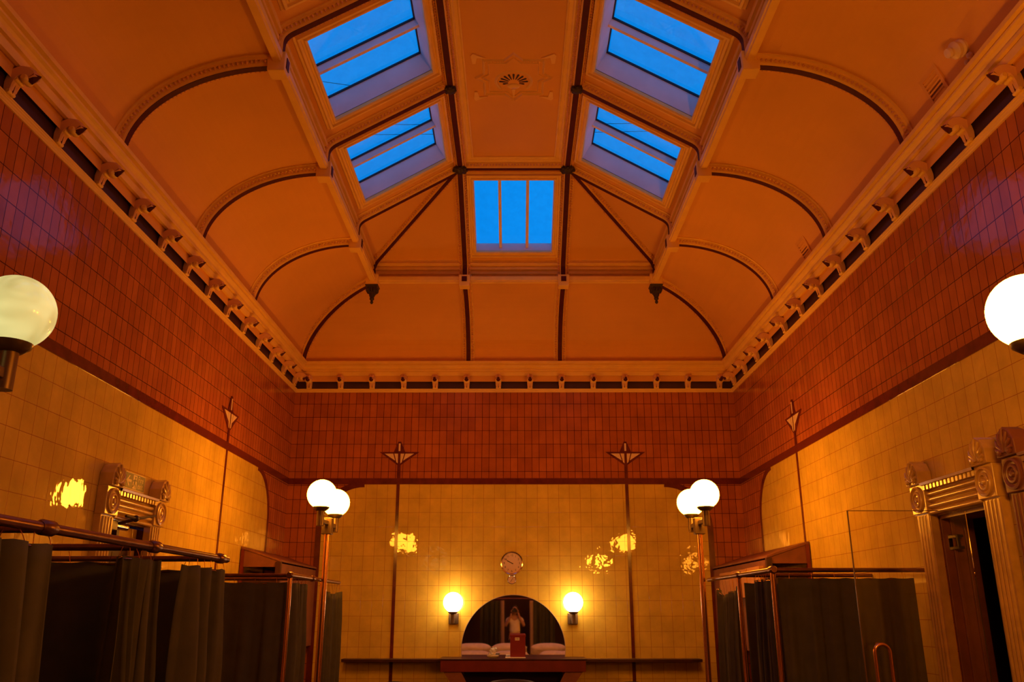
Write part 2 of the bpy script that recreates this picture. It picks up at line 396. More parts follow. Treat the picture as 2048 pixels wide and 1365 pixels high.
# ---------------------------------------------------------------- ceiling shell
ce = MB()
NT = 18
def cov(t): return (CX + CA*cos(t), CZ + CB*sin(t))
def cove(t): return (CYE + CAE*cos(t), CZ + CB*sin(t))
for s in (-1, 1):
    r0, r1 = [], []
    for i in range(NT+1):
        t = pi/2*i/NT; x, z = cov(t); y, _ = cove(t)
        r0.append((s*x, YB, z)); r1.append((s*x, y, z))
    r0 = [(s*(CX+CA), YB, 4.40)] + r0 + [(s*RX, YB, CZ+CB), (s*RX, YB, ZK)]
    r1 = [(s*(CX+CA), CYE+CAE, 4.40)] + r1 + [(s*RX, RY+0.017, CZ+CB), (s*RX, RY+0.017, ZK)]
    ce.loft([r0, r1])
rl, rr = [], []
for i in range(NT+1):
    t = pi/2*i/NT; x, z = cov(t); y, _ = cove(t)
    rl.append((-x, y, z)); rr.append((x, y, z))
rl = [(-(CX+CA), CYE+CAE, 4.40)] + rl + [(-RX, RY+0.017, CZ+CB), (-RX, RY+0.017, ZK)]
rr = [(CX+CA, CYE+CAE, 4.40)] + rr + [(RX, RY+0.017, CZ+CB), (RX, RY+0.017, ZK)]
ce.loft([rl, rr])
YK = RY + 0.017
# slopes; frame(u, y, n): u 0..1 up the slope, n outward
def slope_side(s):
    nx, nz = 0.5045, 0.863
    dx, dz = (TX-RX), (ZT-ZK)
    L = sqrt(dx*dx+dz*dz); nrm = Vector((s*dz/L, 0, -dx/L))    # outward/up
    def P(u, y, n=0.0): return Vector((s*(RX+dx*u), y, ZK+dz*u)) + nrm*n
    return P, L
def slope_end():
    dy, dz = (TY-YK), (ZT-ZK); L = sqrt(dy*dy+dz*dz); nrm = Vector((0, dz/L, -dy/L))
    def P(u, x, n=0.0): return Vector((x, YK+dy*u, ZK+dz*u)) + nrm*n
    return P, L
U0, U1 = 0.149, 0.896
OP0, OP1 = 0.19, 1.345
for s in (-1, 1):
    P, L = slope_side(s)
    def q(u0, u1, y0, y1): ce.add([P(u0,y0), P(u1,y0), P(u1,y1), P(u0,y1)], [(0,1,2,3)])
    edges = YS + [YB]
    for k in range(len(edges)-1):
        y1, y0 = edges[k], edges[k+1]
        if k < 6 and k < 5:
            a, b = y0+OP0, y0+OP1
            q(0, U0, y0, y1); q(U1, 1, y0, y1); q(U0, U1, y0, a); q(U0, U1, b, y1)
        else: q(0, 1, y0, y1)
    ce.add([P(0, YS[0]), P(0, YK), P(1, TY), P(1, YS[0])], [(0,1,2,3)])
PE, LE = slope_end()
XE = 0.475; UE0, UE1 = None, None
def u_of_y(y): return (y-YK)/(TY-YK)
UE0, UE1 = u_of_y(9.985), u_of_y(9.035)
def qe(u0, u1, x0, x1): ce.add([PE(u0,x0), PE(u0,x1), PE(u1,x1), PE(u1,x0)], [(0,1,2,3)])
for s in (-1, 1):
    ce.add([PE(0, s*RX), PE(0, s*XE), PE(1, s*XE), PE(1, s*TX)], [(0,1,2,3)])
qe(0, UE0, -XE, XE); qe(UE1, 1, -XE, XE)
ce.add([(-TX, YB, ZT), (TX, YB, ZT), (TX, TY+0.04, ZT), (-TX, TY+0.04, ZT)], [(0,1,2,3)])
ceiling = ce.build('ceiling', 'plaster', fix=False)
so = ceiling.modifiers.new('thickness', 'SOLIDIFY'); so.thickness = 0.0
ceiling.modifiers.remove(so)
for p in ceiling.data.polygons: p.use_smooth = False
tag(ceiling, 'orange lit plaster ceiling with deep curved cove and sloping upper panels', 'ceiling', kind='structure')

# rails, riser mouldings and panel borders as parts of the ceiling
def rect_ring(mb, P, u0, u1, y0, y1, L, prof):
    """rectangular mitred ring round an opening; prof [(outward metres, n)]"""
    rows = []
    for o, n in prof:
        rows.append([P(u0-o/L, y0-o, n), P(u1+o/L, y0-o, n), P(u1+o/L, y1+o, n), P(u0-o/L, y1+o, n)])
    mb.loft(rows, closed=True); return mb
rail = MB()
rp = [(-0.046,0.10),(-0.046,0.050),(-0.036,0.046),(-0.034,0.028),(0.022,0.028),(0.024,0.044),(0.034,0.048),(0.036,0.060),(0.036,0.10)]
for s in (-1, 1):
    rows = [[Vector((s*(CX+a), y, 5.345+b)) for a, b in rp] for y in (YB, CYE)]
    rail.loft(rows, closed=False)
rail.loft([[Vector((x, CYE+a, 5.345+b)) for a, b in rp] for x in (-CX, CX)], closed=False)
rail.build('cove_rail', 'moulding', ceiling)
mm = MB()
mp = [(0.0,-0.15),(0.020,-0.145),(0.024,-0.120),(0.012,-0.112),(0.014,-0.100),(0.044,-0.094),(0.046,-0.066),(0.026,-0.058),(0.028,-0.046),(0.062,-0.040),(0.066,-0.012),(0.052,0.0),(0.05,0.06)]
for s in (-1, 1):
    mm.loft([[Vector((s*(RX-a), y, ZK-0.01+b)) for a, b in mp] for y in (YB, YK)], closed=False)
mm.loft([[Vector((x, YK-a, ZK-0.01+b)) for a, b in mp] for x in (-RX, RX)], closed=False)
mm.build('slope_foot_moulding', 'moulding', ceiling)
pb = MB()
PZ = lambda u, y, n: Vector((u, y, ZT-n))
rows = []
for o, n in [(0.0,0.0),(0.0,0.012),(0.012,0.018),(0.022,0.010),(0.05,0.010),(0.06,0.02),(0.075,0.022),(0.08,0.0)]:
    rows.append([(-0.46-o, YB+0.1, ZT-n), (-0.46-o, 8.66+o, ZT-n), (0.46+o, 8.66+o, ZT-n), (0.46+o, YB+0.1, ZT-n)])
pb.loft(rows); pb.build('flat_panel_border', 'moulding', ceiling)

# ---------------------------------------------------------------- cornice
tr = thing('trim_1', (0, 0, 0), 'moulded cream cornice with a dark frieze running round three walls', 'cornice', kind='structure')
def u_sweep(prof):
    rows = []
    for u, z in prof:
        rows.append([Vector((-W+u, YB, z)), Vector((-W+u, D-u, z)), Vector((W-u, D-u, z)), Vector((W-u, YB, z))])
    mb = MB(); mb.loft(rows); return mb
u_sweep([(0,ZC-0.008),(0.010,ZC-0.008),(0.010,ZC+0.000),(0.016,ZC+0.004),(0.018,ZC+0.014),(0.024,ZC+0.018),(0.024,ZC+0.026),(0.031,ZC+0.030),(0.031,ZC+0.038),(0.008,ZC+0.040)]).build('lower_moulding', 'moulding', tr)
ZF0, ZF1 = ZC+0.039, ZC+0.216
u_sweep([(0.008,ZF0),(0.010,ZF1)]).build('frieze', 'frieze', tr)
u_sweep([(0.008,ZF1-0.002),(0.072,ZF1-0.002)]).build('soffit', 'plaster', tr)
u_sweep([(0.064,ZF1+0.0),(0.066,ZF1-0.008),(0.092,ZF1-0.008),(0.102,ZF1+0.038),(0.094,ZF1+0.042),(0.094,ZF1+0.050),(0.118,ZF1+0.054),(0.120,ZF1+0.074),(0.108,ZF1+0.080),(0.112,ZF1+0.092),(0.124,ZF1+0.106),(0.144,ZF1+0.116),(0.146,ZF1+0.128),(0.136,ZF1+0.132),(0.138,ZF1+0.140),(0.166,ZF1+0.146),(0.168,ZF1+0.176),(0.156,ZF1+0.182),(0.05,ZF1+0.184)]).build('upper_moulding', 'moulding', tr)

# ---------------------------------------------------------------- ribs
RH = 0.072
PR_L = [(-0.084,-0.012),(-0.084,0.010),(-0.070,0.016),(-0.066,0.030),(-0.046,0.036),(-0.040,0.056),(-0.030,0.070),(-0.0275,0.066),(-0.0275,-0.012)]
PR_R = [(-a, b) for a, b in PR_L][::-1]
PR_C = [(-0.0275,-0.012),(-0.0275,RH),(0.0275,RH),(0.0275,-0.012)]
def make_rib(name, origin, path, binorm, sign, label, beads=True, wide=1.0):
    r_ = thing(name, origin, label, 'ceiling rib', kind='structure')
    sc = lambda pr: [(a*wide, b) for a, b in pr]
    mb = MB(); sweep(mb, path, sc(PR_L), binorm, True, sign); sweep(mb, path, sc(PR_R), binorm, True, sign); mb.build('flank_moulding', 'moulding', r_)
    MB().M = None
    mb = MB(); sweep(mb, path, sc(PR_C), binorm, True, sign); mb.build('soffit_strip', 'maroon', r_)
    if beads:
        # resample at bead spacing
        pts = [Vector(p) for p in path]; acc = 0.0; step = 0.036; nxt = 0.02; bn = Vector(binorm).normalized(); mb = MB()
        for i in range(len(pts)-1):
            sg = pts[i+1]-pts[i]; L = sg.length; tg = sg.normalized(); nr = bn.cross(tg).normalized()*sign
            while nxt < acc + L:
                p = pts[i] + tg*(nxt-acc)
                for sd in (-1, 1):
                    c = p + bn*(sd*0.058*wide) + nr*0.044
                    mb.octa(c, 0.015, 0.017, 0.019, (tg, bn, nr))
                nxt += step
            acc += L
        mb.build('bead_moulding', 'ornament', r_, smooth=False)
    return r_
tn = [1]
def tname():
    tn[0] += 1; return 'trim_%d' % tn[0]
ORD = ['', 'first', 'second', 'third', 'fourth', 'fifth', 'sixth', 'seventh', 'eighth', 'ninth', 'tenth', 'eleventh', 'twelfth', 'thirteenth', 'fourteenth', 'fifteenth']
def lower_path(s, t0=0.0):
    return [(s*(CX+CA*cos(t)), 0, CZ+CB*sin(t)) for t in [t0+(pi/2-t0)*i/22 for i in range(23)]]
def upper_profile():   # (distance from centre, z) from rail up to the flat, corner at foot rounded
    pts = [(RX, 5.43), (RX, 5.50)]
    c0 = Vector((RX, 5.565)); cc = Vector((RX, ZK)); d = (Vector((TX, ZT))-cc).normalized(); c1 = cc + d*0.12
    for i in range(9):
        t = i/8; p = (1-t)**2*c0 + 2*t*(1-t)*cc + t*t*c1; pts.append((p.x, p.y))
    pts += [(RX+(TX-RX)*u, ZK+(ZT-ZK)*u) for u in (0.3, 0.6, 1.0)]
    return pts
for s, side in ((-1, 'left'), (1, 'right')):
    for k, y in enumerate(YS):
        org = Vector((0, 0, 0))
        pth = [(x, y, z) for x, _, z in lower_path(s)]
        mk = make_rib(tname(), (0, 0, 0), pth, (0, 1, 0), -s, 'beaded rib with maroon underside curving up the %s cove, %s from the far end' % (side, ORD[k+1]))
        # corner block at the rail
        b = MB(); c = (s*CX, y)
        b.hexa([(c[0]-0.066, y-0.066, 5.30), (c[0]+0.066, y-0.066, 5.30), (c[0]+0.066, y+0.066, 5.30), (c[0]-0.066, y+0.066, 5.30),
                (c[0]-0.07, y-0.072, 5.46), (c[0]+0.07, y-0.072, 5.46), (c[0]+0.07, y+0.072, 5.46), (c[0]-0.07, y+0.072, 5.46)])
        bo = b.build('corner_block', 'moulding', mk, bevel=0.006)
        xi = c[0]-s*0.066
        b = MB(); b.hexa([(xi-s*0.006, y-0.034, 5.34), (xi+s*0.02, y-0.034, 5.34), (xi+s*0.02, y+0.034, 5.34), (xi-s*0.006, y+0.034, 5.34),
                          (xi-s*0.008, y-0.032, 5.43), (xi+s*0.02, y-0.032, 5.43), (xi+s*0.02, y+0.032, 5.43), (xi-s*0.008, y+0.032, 5.43)])
        b.build('inset_panel', 'maroon', bo)
        pth = [(s*x, y, z) for x, z in upper_profile()]
        make_rib(tname(), (0, 0, 0), pth, (0, 1, 0), -s, 'beaded rib beside the %s skylights with a knee at its foot, %s from the far end' % (side, ORD[k+1]))
    # diagonals
    pth = []
    for i in range(23):
        t = pi/2*i/22; x, z = cov(t); yy, _ = cove(t); pth.append((s*x, yy, z))
    bn = Vector((1.15, -s*1.2, 0)).normalized() if s > 0 else Vector((1.15, 1.2, 0)).normalized()
    mk = make_rib(tname(), (0, 0, 0), pth, bn, 1, 'beaded corner rib curving up the far %s corner of the cove' % side)
    b = MB(); c = (s*CX, CYE)
    b.hexa([(c[0]-0.075, CYE-0.075, 5.33), (c[0]+0.075, CYE-0.075, 5.33), (c[0]+0.075, CYE+0.075, 5.33), (c[0]-0.075, CYE+0.075, 5.33),
            (c[0]-0.08, CYE-0.08, 5.47), (c[0]+0.08, CYE-0.08, 5.47), (c[0]+0.08, CYE+0.08, 5.47), (c[0]-0.08, CYE+0.08, 5.47)])
    b.build('corner_block', 'moulding', mk, bevel=0.006)
    A = Vector((s*RX, YK, 5.43)); K = Vector((s*RX, YK, ZK)); T = Vector((s*TX, TY, ZT)); d = (T-K).normalized()
    pth = [A, Vector((s*RX, YK, 5.50))]
    for i in range(9):
        t = i/8; pth.append((1-t)**2*Vector((s*RX, YK, 5.55)) + 2*t*(1-t)*K + t*t*(K+d*0.16))
    pth += [K+(T-K)*u for u in (0.4, 0.7, 1.0)]
    bn = Vector((TY-YK, -s*(TX-RX), 0)).normalized()
    make_rib(tname(), (0, 0, 0), pth, bn, -1, 'beaded diagonal hip rib running up to the far %s boss' % side, wide=0.8)
    # long rib on the flat edge
    make_rib(tname(), (0, 0, 0), [(s*0.618, YB, ZT), (s*0.618, TY, ZT)], (1, 0, 0), -1, 'long beaded rib with maroon underside along the %s edge of the flat ceiling' % side)
    # end ribs
    XR = s*0.6255
    pth = [(XR, CYE+CAE*cos(t), CZ+CB*sin(t)) for t in [pi/2*i/22 for i in range(23)]]
    mk = make_rib(tname(), (0, 0, 0), pth, (1, 0, 0), 1, 'beaded rib on the far cove, %s of two' % side)
    b = MB(); b.hexa([(XR-0.064, CYE-0.07, 5.31), (XR+0.064, CYE-0.07, 5.31), (XR+0.064, CYE+0.06, 5.31), (XR-0.064, CYE+0.06, 5.31),
                      (XR-0.07, CYE-0.075, 5.46), (XR+0.07, CYE-0.075, 5.46), (XR+0.07, CYE+0.06, 5.46), (XR-0.07, CYE+0.06, 5.46)])
    bo = b.build('corner_block', 'moulding', mk, bevel=0.006)
    MB().box((XR-0.032, CYE-0.08, 5.37), (XR+0.032, CYE-0.05, 5.435)).build('inset_panel', 'maroon', bo)
    pth = []
    for i, (x, z) in enumerate(upper_profile()):
        u = (RX-x)/(RX-TX); pth.append((XR, YK+(TY-YK)*u, z))
    make_rib(tname(), (0, 0, 0), pth, (1, 0, 0), 1, 'beaded rib beside the far end skylight, %s of two' % side)
make_rib(tname(), (0, 0, 0), [(-0.618, TY-0.02, ZT), (0.618, TY-0.02, ZT)], (0, 1, 0), 1, 'short beaded cross rib above the far end skylight')

# bosses where ribs meet
def boss(x, y, z, r, lab):
    t_ = thing('ceiling_boss', (x, y, z), lab, 'ceiling boss', group='dark rosettes where the ceiling ribs meet')
    m_ = MB(); m_.lathe([(0.0, z-0.055*r/0.09), (r*0.35, z-0.05*r/0.09), (r*0.6, z-0.03), (r*0.9, z-0.012), (r, z+0.01), (r*0.8, z+0.03), (0.0, z+0.03)], (x, y, 0), 'Z', 20)
    m_.build('rosette', 'dark_iron', t_, smooth='auto')
    p_ = MB()
    for k in range(8):
        a = 2*pi*k/8; p_.sphere((x+r*0.78*cos(a), y+r*0.78*sin(a), z-0.012), r*0.30, 8, 6, (1, 1, 0.7))
    p_.build('petal_ring', 'dark_iron', t_, smooth=True)
for k, y in enumerate(YS[:4]):
    for s, side in ((-1, 'left'), (1, 'right')):
        z = 6.285; yy = y if k else TY-0.02
        boss(s*0.622, yy, z, 0.085 if k == 0 else 0.062, 'dark %srosette boss on the %s long ceiling rib, %s from the far end' % ('large ' if k == 0 else '', side, ORD[k+1]))
for s, side in ((-1, 'left'), (1, 'right')):
    x, y = s*CX, CYE
    t_ = thing('ceiling_pendant', (x, y, 5.33), 'dark carved pendant hanging under the far %s corner of the rail' % side, 'pendant', group='pendants at the far corners')
    m_ = MB(); m_.hexa([(x-0.04, y-0.04, 5.225), (x+0.04, y-0.04, 5.225), (x+0.04, y+0.04, 5.225), (x-0.04, y+0.04, 5.225),
                        (x-0.082, y-0.082, 5.328), (x+0.082, y-0.082, 5.328), (x+0.082, y+0.082, 5.328), (x-0.082, y+0.082, 5.328)])
    for a, b in ((1, 0), (-1, 0), (0, 1), (0, -1)):
        for q_ in (-0.5, 0, 0.5):
            m_.sphere((x+a*0.055+b*q_*0.07, y+b*0.055+a*q_*0.07, 5.275), 0.022, 8, 6, (1, 1, 1.6))
    m_.build('leaf_cup', 'dark_iron', t_, smooth=False)
    m_ = MB().lathe([(0.0, 5.09), (0.012, 5.095), (0.022, 5.115), (0.014, 5.13), (0.016, 5.14), (0.030, 5.155), (0.026, 5.18), (0.036, 5.20), (0.042, 5.227), (0.0, 5.227)], (x, y, 0), 'Z', 16)
    m_.build('finial', 'dark_iron', t_, smooth='auto')

# ---------------------------------------------------------------- skylights
def skylight(name, P, L, u0, u1, y0, y1, bars, hg, label, bar_axis_u=True):
    t_ = thing(name, (0, 0, 0), label, 'skylight', kind='structure')
    m_ = MB(); rect_ring(m_, P, u0, u1, y0, y1, L, [(0.0, 0.005), (0.0, -0.030), (0.012, -0.042), (0.026, -0.042), (0.032, -0.028), (0.05, -0.028), (0.058, -0.046), (0.078, -0.046), (0.086, -0.018), (0.104, -0.012), (0.108, 0.003)])
    m_.build('window_frame', 'moulding', t_)
    m_ = MB(); rect_ring(m_, P, u0, u1, y0, y1, L, [(0.0, 0.0), (0.0, hg+0.02)]); m_.build('reveal', 'reveal', t_)
    bw = 0.018
    for c in bars:
        b_ = MB(); b_.hexa([P(u0, c-bw, hg-0.075), P(u1, c-bw, hg-0.075), P(u1, c+bw, hg-0.075), P(u0, c+bw, hg-0.075), P(u0, c-bw, hg), P(u1, c-bw, hg), P(u1, c+bw, hg), P(u0, c+bw, hg)])
        b_.build('glazing_bar', 'reveal', t_)
    g_ = MB(); g_.hexa([P(u0-0.02, y0-0.02, hg+0.012), P(u1+0.02, y0-0.02, hg+0.012), P(u1+0.02, y1+0.02, hg+0.012), P(u0-0.02, y1+0.02, hg+0.012), P(u0-0.02, y0-0.02, hg+0.018), P(u1+0.02, y0-0.02, hg+0.018), P(u1+0.02, y1+0.02, hg+0.018), P(u0-0.02, y1+0.02, hg+0.018)])
    g_.build('glass_pane', 'skylight_glass', t_)
    k_ = MB(); gw = 0.012  # near-black strips painting the shadow gap along the glass
    for c in list(bars) + [y1]:
        s_ = c - (bw if c != y1 else 0)
        k_.hexa([P(u0, s_-gw, hg-0.008), P(u1, s_-gw, hg-0.008), P(u1, s_, hg-0.008), P(u0, s_, hg-0.008), P(u0, s_-gw, hg+0.010), P(u1, s_-gw, hg+0.010), P(u1, s_, hg+0.010), P(u0, s_, hg+0.010)])
    k_.hexa([P(u1-0.010/L, y0, hg-0.008), P(u1, y0, hg-0.008), P(u1, y1, hg-0.008), P(u1-0.010/L, y1, hg-0.008), P(u1-0.010/L, y0, hg+0.010), P(u1, y0, hg+0.010), P(u1, y1, hg+0.010), P(u1-0.010/L, y1, hg+0.010)])
    if bar_axis_u: k_.build('shadow_gap', 'shadow_gap', t_)
    return t_
wn_ = 1
for s, side in ((-1, 'left'), (1, 'right')):
    P, L = slope_side(s)
    for k in range(1, 6):
        y0 = YS[k]; 
        skylight('window_%d' % wn_, P, L, U0, U1, y0+OP0, y0+OP1, (y0+0.33+0.04, y0+0.83+0.04), 0.22,
                 'three-pane skylight in the %s slope showing blue sky, %s from the far end' % (side, ORD[k]))
        wn_ += 1
skylight('window_%d' % wn_, PE, LE, UE0, UE1, -XE, XE, (-0.170, 0.165), 0.13, 'three-pane skylight in the far end slope, between the two large bosses', bar_axis_u=False)
# overhead cables seen through the left and right skylights
for i, (a, b) in enumerate((((-7, 12.55, 9.0), (7, 12.35, 9.05)), ((-7, 12.25, 9.05), (7, 12.10, 9.0)), ((-7, 9.95, 9.1), (0.0, 11.75, 9.0)))):
    a, b = Vector(a), Vector(b); pts = [a.lerp(b, k/10) - Vector((0, 0, 0.08*(1-(2*k/10-1)**2))) for k in range(11)]
    o = MB().tube(pts, 0.004, 6).build('overhead_cable', 'black_plastic')
    tag(o, 'thin black overhead cable crossing the sky beyond the skylight glass, %s' % ('upper one', 'lower one', 'shorter one at left')[i], 'cable', group='overhead cables')

# ---------------------------------------------------------------- cornice brackets
def bracket_proto():
    t_ = thing('cornice_bracket', (0, 0, 0), '', 'bracket', group='scrolled brackets under the cornice')
    sp = [(0.018,0.004),(0.024,0.026),(0.027,0.055),(0.038,0.090),(0.060,0.120),(0.09,0.133),(0.120,0.130),(0.145,0.116),(0.155,0.096)]
    th = [0.010,0.014,0.016,0.018,0.020,0.020,0.019,0.016,0.012]; hw = [0.026,0.03,0.032,0.034,0.037,0.037,0.034,0.03,0.026]
    hw = [h_*1.15 for h_ in hw]; th = [h_*1.45 for h_ in th]; m_ = MB(); rows = []
    for i, (u, z) in enumerate(sp):
        p0 = Vector(sp[max(0, i-1)]); p1 = Vector(sp[min(len(sp)-1, i+1)]); t = (p1-p0).normalized(); n = Vector((-t.y, t.x)); a = th[i]; h = hw[i]
        q = lambda xx, k: Vector((xx, -(u+n.x*k), z+n.y*k))
        rows.append([q(-h, -a), q(-h*0.6, -a*1.3), q(0, -a*1.0), q(h*0.6, -a*1.3), q(h, -a), q(h, a), q(h*0.5, a*1.5), q(0, a*1.1), q(-h*0.5, a*1.5), q(-h, a)])
    m_.loft(rows, closed=True); b = len(m_.v)-len(rows)*10; m_.f.append([b+k for k in range(10)]); m_.f.append([len(m_.v)-1-k for k in range(10)])
    m_.build('scroll_body', 'ornament', t_, smooth='auto')
    for pr_, c_ in (([(0.0,-0.044),(0.014,-0.044),(0.022,-0.036),(0.027,-0.02),(0.022,0),(0.027,0.02),(0.022,0.036),(0.014,0.044),(0.0,0.044)], (0, -0.112, 0.090)),
                    ([(0.0,-0.038),(0.012,-0.038),(0.018,-0.02),(0.014,0),(0.018,0.02),(0.012,0.038),(0.0,0.038)], (0, -0.066, 0.082)),
                    ([(0.0,-0.034),(0.012,-0.034),(0.016,-0.015),(0.012,0),(0.016,0.015),(0.012,0.034),(0.0,0.034)], (0, -0.030, 0.004))):
        MB().lathe(pr_, c_, 'X', 12).build('volute', 'moulding', t_, smooth='auto')
    m_ = MB().add([(-0.030,-0.122,0.082),(0.030,-0.122,0.082),(0,-0.150,0.062),(0,-0.196,0.116),(-0.034,-0.165,0.114),(0.034,-0.165,0.114)],
           [(0,1,2),(0,2,4),(1,5,2),(2,5,3),(2,3,4),(0,4,5,1),(4,3,5)]); m_.build('leaf_tip', 'maroon', t_)
    m_ = MB().add([(-0.028,-0.014,0.035),(0.028,-0.014,0.035),(0,-0.056,0.080),(0,-0.045,0.0),(-0.014,-0.014,0.080),(0.014,-0.014,0.080)],
           [(0,3,1),(0,2,3),(3,2,1),(0,4,2),(1,2,5),(0,1,5,4),(4,5,2)]); m_.build('leaf_foot', 'maroon', t_)
    return t_
bp = bracket_proto(); used = [False]
def place_bracket(x, y, rz, label):
    b = bp if not used[0] else copy_tree(bp); used[0] = True
    b.location = (x, y, ZF0+0.004); b.rotation_euler = (0, 0, rz); b['label'] = label
for i in range(14):
    x = -2.80 + i*5.60/13
    place_bracket(x, D-0.010, 0, 'scrolled cream bracket with maroon leaf on the far wall cornice, %s from the left corner' % ORD[i+1])
for s, side in ((-1, 'left'), (1, 'right')):
    for k in range(14):
        y = 11.12 - 0.565*k if k else 11.13
        place_bracket(s*(W-0.010), y, s*(-pi/2), 'scrolled cream bracket with maroon leaf on the %s wall cornice, %s from the far corner' % (side, ORD[k+1]))

# ---------------------------------------------------------------- ceiling vent rose
tv = thing('ceiling_vent', (0, 7.15, ZT), 'moulded plaster ceiling vent with a dark pierced scallop shell', 'ceiling vent')
fz = lambda a, b, d: (a, b, ZT - d)
out = [(-0.30,6.86),(-0.09,6.86),(0,6.755),(0.09,6.86),(0.30,6.86),(0.30,7.08),(0.385,7.15),(0.30,7.22),(0.30,7.44),(0.09,7.44),(0,7.55),(-0.09,7.44),(-0.30,7.44),(-0.30,7.22),(-0.385,7.15),(-0.30,7.08)]
m_ = MB(); cpt = (0, 7.15)
def ring2(m_, poly, w_, d):
    inn = [(cpt[0]+(a-cpt[0])*(1-w_), cpt[1]+(b-cpt[1])*(1-w_)) for a, b in poly]
    mid = [(cpt[0]+(a-cpt[0])*(1-w_/2), cpt[1]+(b-cpt[1])*(1-w_/2)) for a, b in poly]
    m_.loft([[Vector(fz(a, b, 0)) for a, b in poly], [Vector(fz(a, b, d)) for a, b in mid], [Vector(fz(a, b, 0)) for a, b in inn]], closed=True)
ring2(m_, out, 0.09, 0.018); ring2(m_, [(a*0.82, 7.15+(b-7.15)*0.82) for a, b in out], 0.05, 0.012)
for s in (-1, 1):
    for yy, sg in ((6.78, 1), (7.52, -1)):
        m_.prism([(s*0.26, yy+sg*0.06), (s*0.38, yy-sg*0.01), (s*0.40, yy+sg*0.02), (s*0.39, yy+sg*0.14), (s*0.36, yy+sg*0.14), (s*0.345, yy+sg*0.05)], fz, 0, 0.012)
    for k in range(7): m_.sphere((s*(0.10+0.028*k), 6.905, ZT), 0.009, 8, 5)
m_.build('plaster_border', 'moulding', tv)
m_ = MB()
pts = [(0.16*sin(a)*1.0, 7.215-0.15*cos(a)*1.05) for a in [math.radians(q_) for q_ in range(-130, 131, 10)]]
m_.loft([[Vector(fz(a*1.18, 7.19+(b-7.19)*1.18, 0)) for a, b in pts], [Vector(fz(a*1.08, 7.19+(b-7.19)*1.08, 0.016)) for a, b in pts], [Vector(fz(a, b, 0.004)) for a, b in pts]])
m_.sphere((0, 7.29, ZT), 0.06, 14, 8, (1.1, 0.75, 0.35)); m_.prism([(-0.018, 7.33), (0.018, 7.33), (0.006, 7.46), (0, 7.475), (-0.006, 7.46)], fz, 0, 0.014)
m_.build('shell', 'moulding', tv, smooth='auto')
m_ = MB()
for k in range(11):
    a = math.radians(-100 + 20*k) * 1.02; r0, r1 = 0.055, 0.145 - (0.035 if k in (0, 10) else 0.0)
    dx, dy = sin(a), -cos(a); px, py = cos(a), sin(a); c0 = (0, 7.235)
    w0, w1 = 0.003, 0.011
    m_.prism([(c0[0]+dx*r0-px*w0, c0[1]+dy*r0-py*w0), (c0[0]+dx*r0+px*w0, c0[1]+dy*r0+py*w0), (c0[0]+dx*(r1-0.01)+px*w1, c0[1]+dy*(r1-0.01)+py*w1),
              (c0[0]+dx*r1, c0[1]+dy*r1), (c0[0]+dx*(r1-0.01)-px*w1, c0[1]+dy*(r1-0.01)-py*w1)], fz, 0.001, 0.0045)
m_.build('pierced_slots', 'ink', tv)

# ---------------------------------------------------------------- vents and sounder on the right cove
def cove_frame(y, t):
    x, z = cov(t); o_ = Vector((x, y, z)); tg = Vector((-CA*sin(t), 0, CB*cos(t))).normalized(); nr = Vector((-tg.z, 0, tg.x)).normalized()
    if nr.x > 0: nr = -nr
    return o_, Vector((0, 1, 0)), tg, nr
def cove_vent(y, t, label):
    o_, Y_, T_, N_ = cove_frame(y, t)
    M = Matrix(((Y_.x, T_.x, N_.x, o_.x), (Y_.y, T_.y, N_.y, o_.y), (Y_.z, T_.z, N_.z, o_.z), (0, 0, 0, 1)))
    t_ = thing('wall_vent', o_, label, 'vent', group='louvred vents on the right cove')
    m_ = MB(); m_.M = M
    for a in ((-0.115, -0.13, -0.085, 0.13), (0.085, -0.13, 0.115, 0.13), (-0.085, -0.13, 0.085, -0.10), (-0.085, 0.10, 0.085, 0.13)):
        m_.box((a[0], a[1], -0.01), (a[2], a[3], 0.014))
    m_.build('vent_frame', 'plaster', t_)
    m_ = MB(); m_.M = M
    for k in range(7):
        v = -0.085+0.028*k; m_.hexa([(-0.085, v-0.004, 0.0), (0.085, v-0.004, 0.0), (0.085, v+0.008, 0.004), (-0.085, v+0.008, 0.004), (-0.085, v-0.008, 0.010), (0.085, v-0.008, 0.010), (0.085, v+0.004, 0.014), (-0.085, v+0.004, 0.014)])
    m_.build('slats', 'plaster', t_)
    m_ = MB(); m_.M = M; m_.box((-0.085, -0.10, 0.0), (0.085, 0.10, 0.002)); m_.build('vent_back', 'wood', t_)  # darker back, shade between the slats put into its colour
cove_vent(5.07, 0.262, 'small white louvred vent set in the right cove, nearer the camera below the alarm sounder')
cove_vent(7.84, 0.262, 'small white louvred vent set in the right cove, further away behind the nearer one')
o_, Y_, T_, N_ = cove_frame(4.68, 0.31)
t_ = thing('alarm_sounder', o_, 'round white alarm sounder mounted high on the right cove', 'alarm sounder')
M = Matrix(((Y_.x, T_.x, N_.x, o_.x), (Y_.y, T_.y, N_.y, o_.y), (Y_.z, T_.z, N_.z, o_.z), (0, 0, 0, 1)))
m_ = MB(); m_.M = M; m_.lathe([(0.0,-0.01),(0.055,-0.01),(0.06,0.02),(0.05,0.03),(0.05,0.045),(0.058,0.05),(0.058,0.062),(0.045,0.075),(0.03,0.08),(0.03,0.09),(0.036,0.10),(0.03,0.115),(0.0,0.118)], (0,0,0), 'Z', 24); m_.build('horn_body', 'white_plastic', t_, smooth='auto')
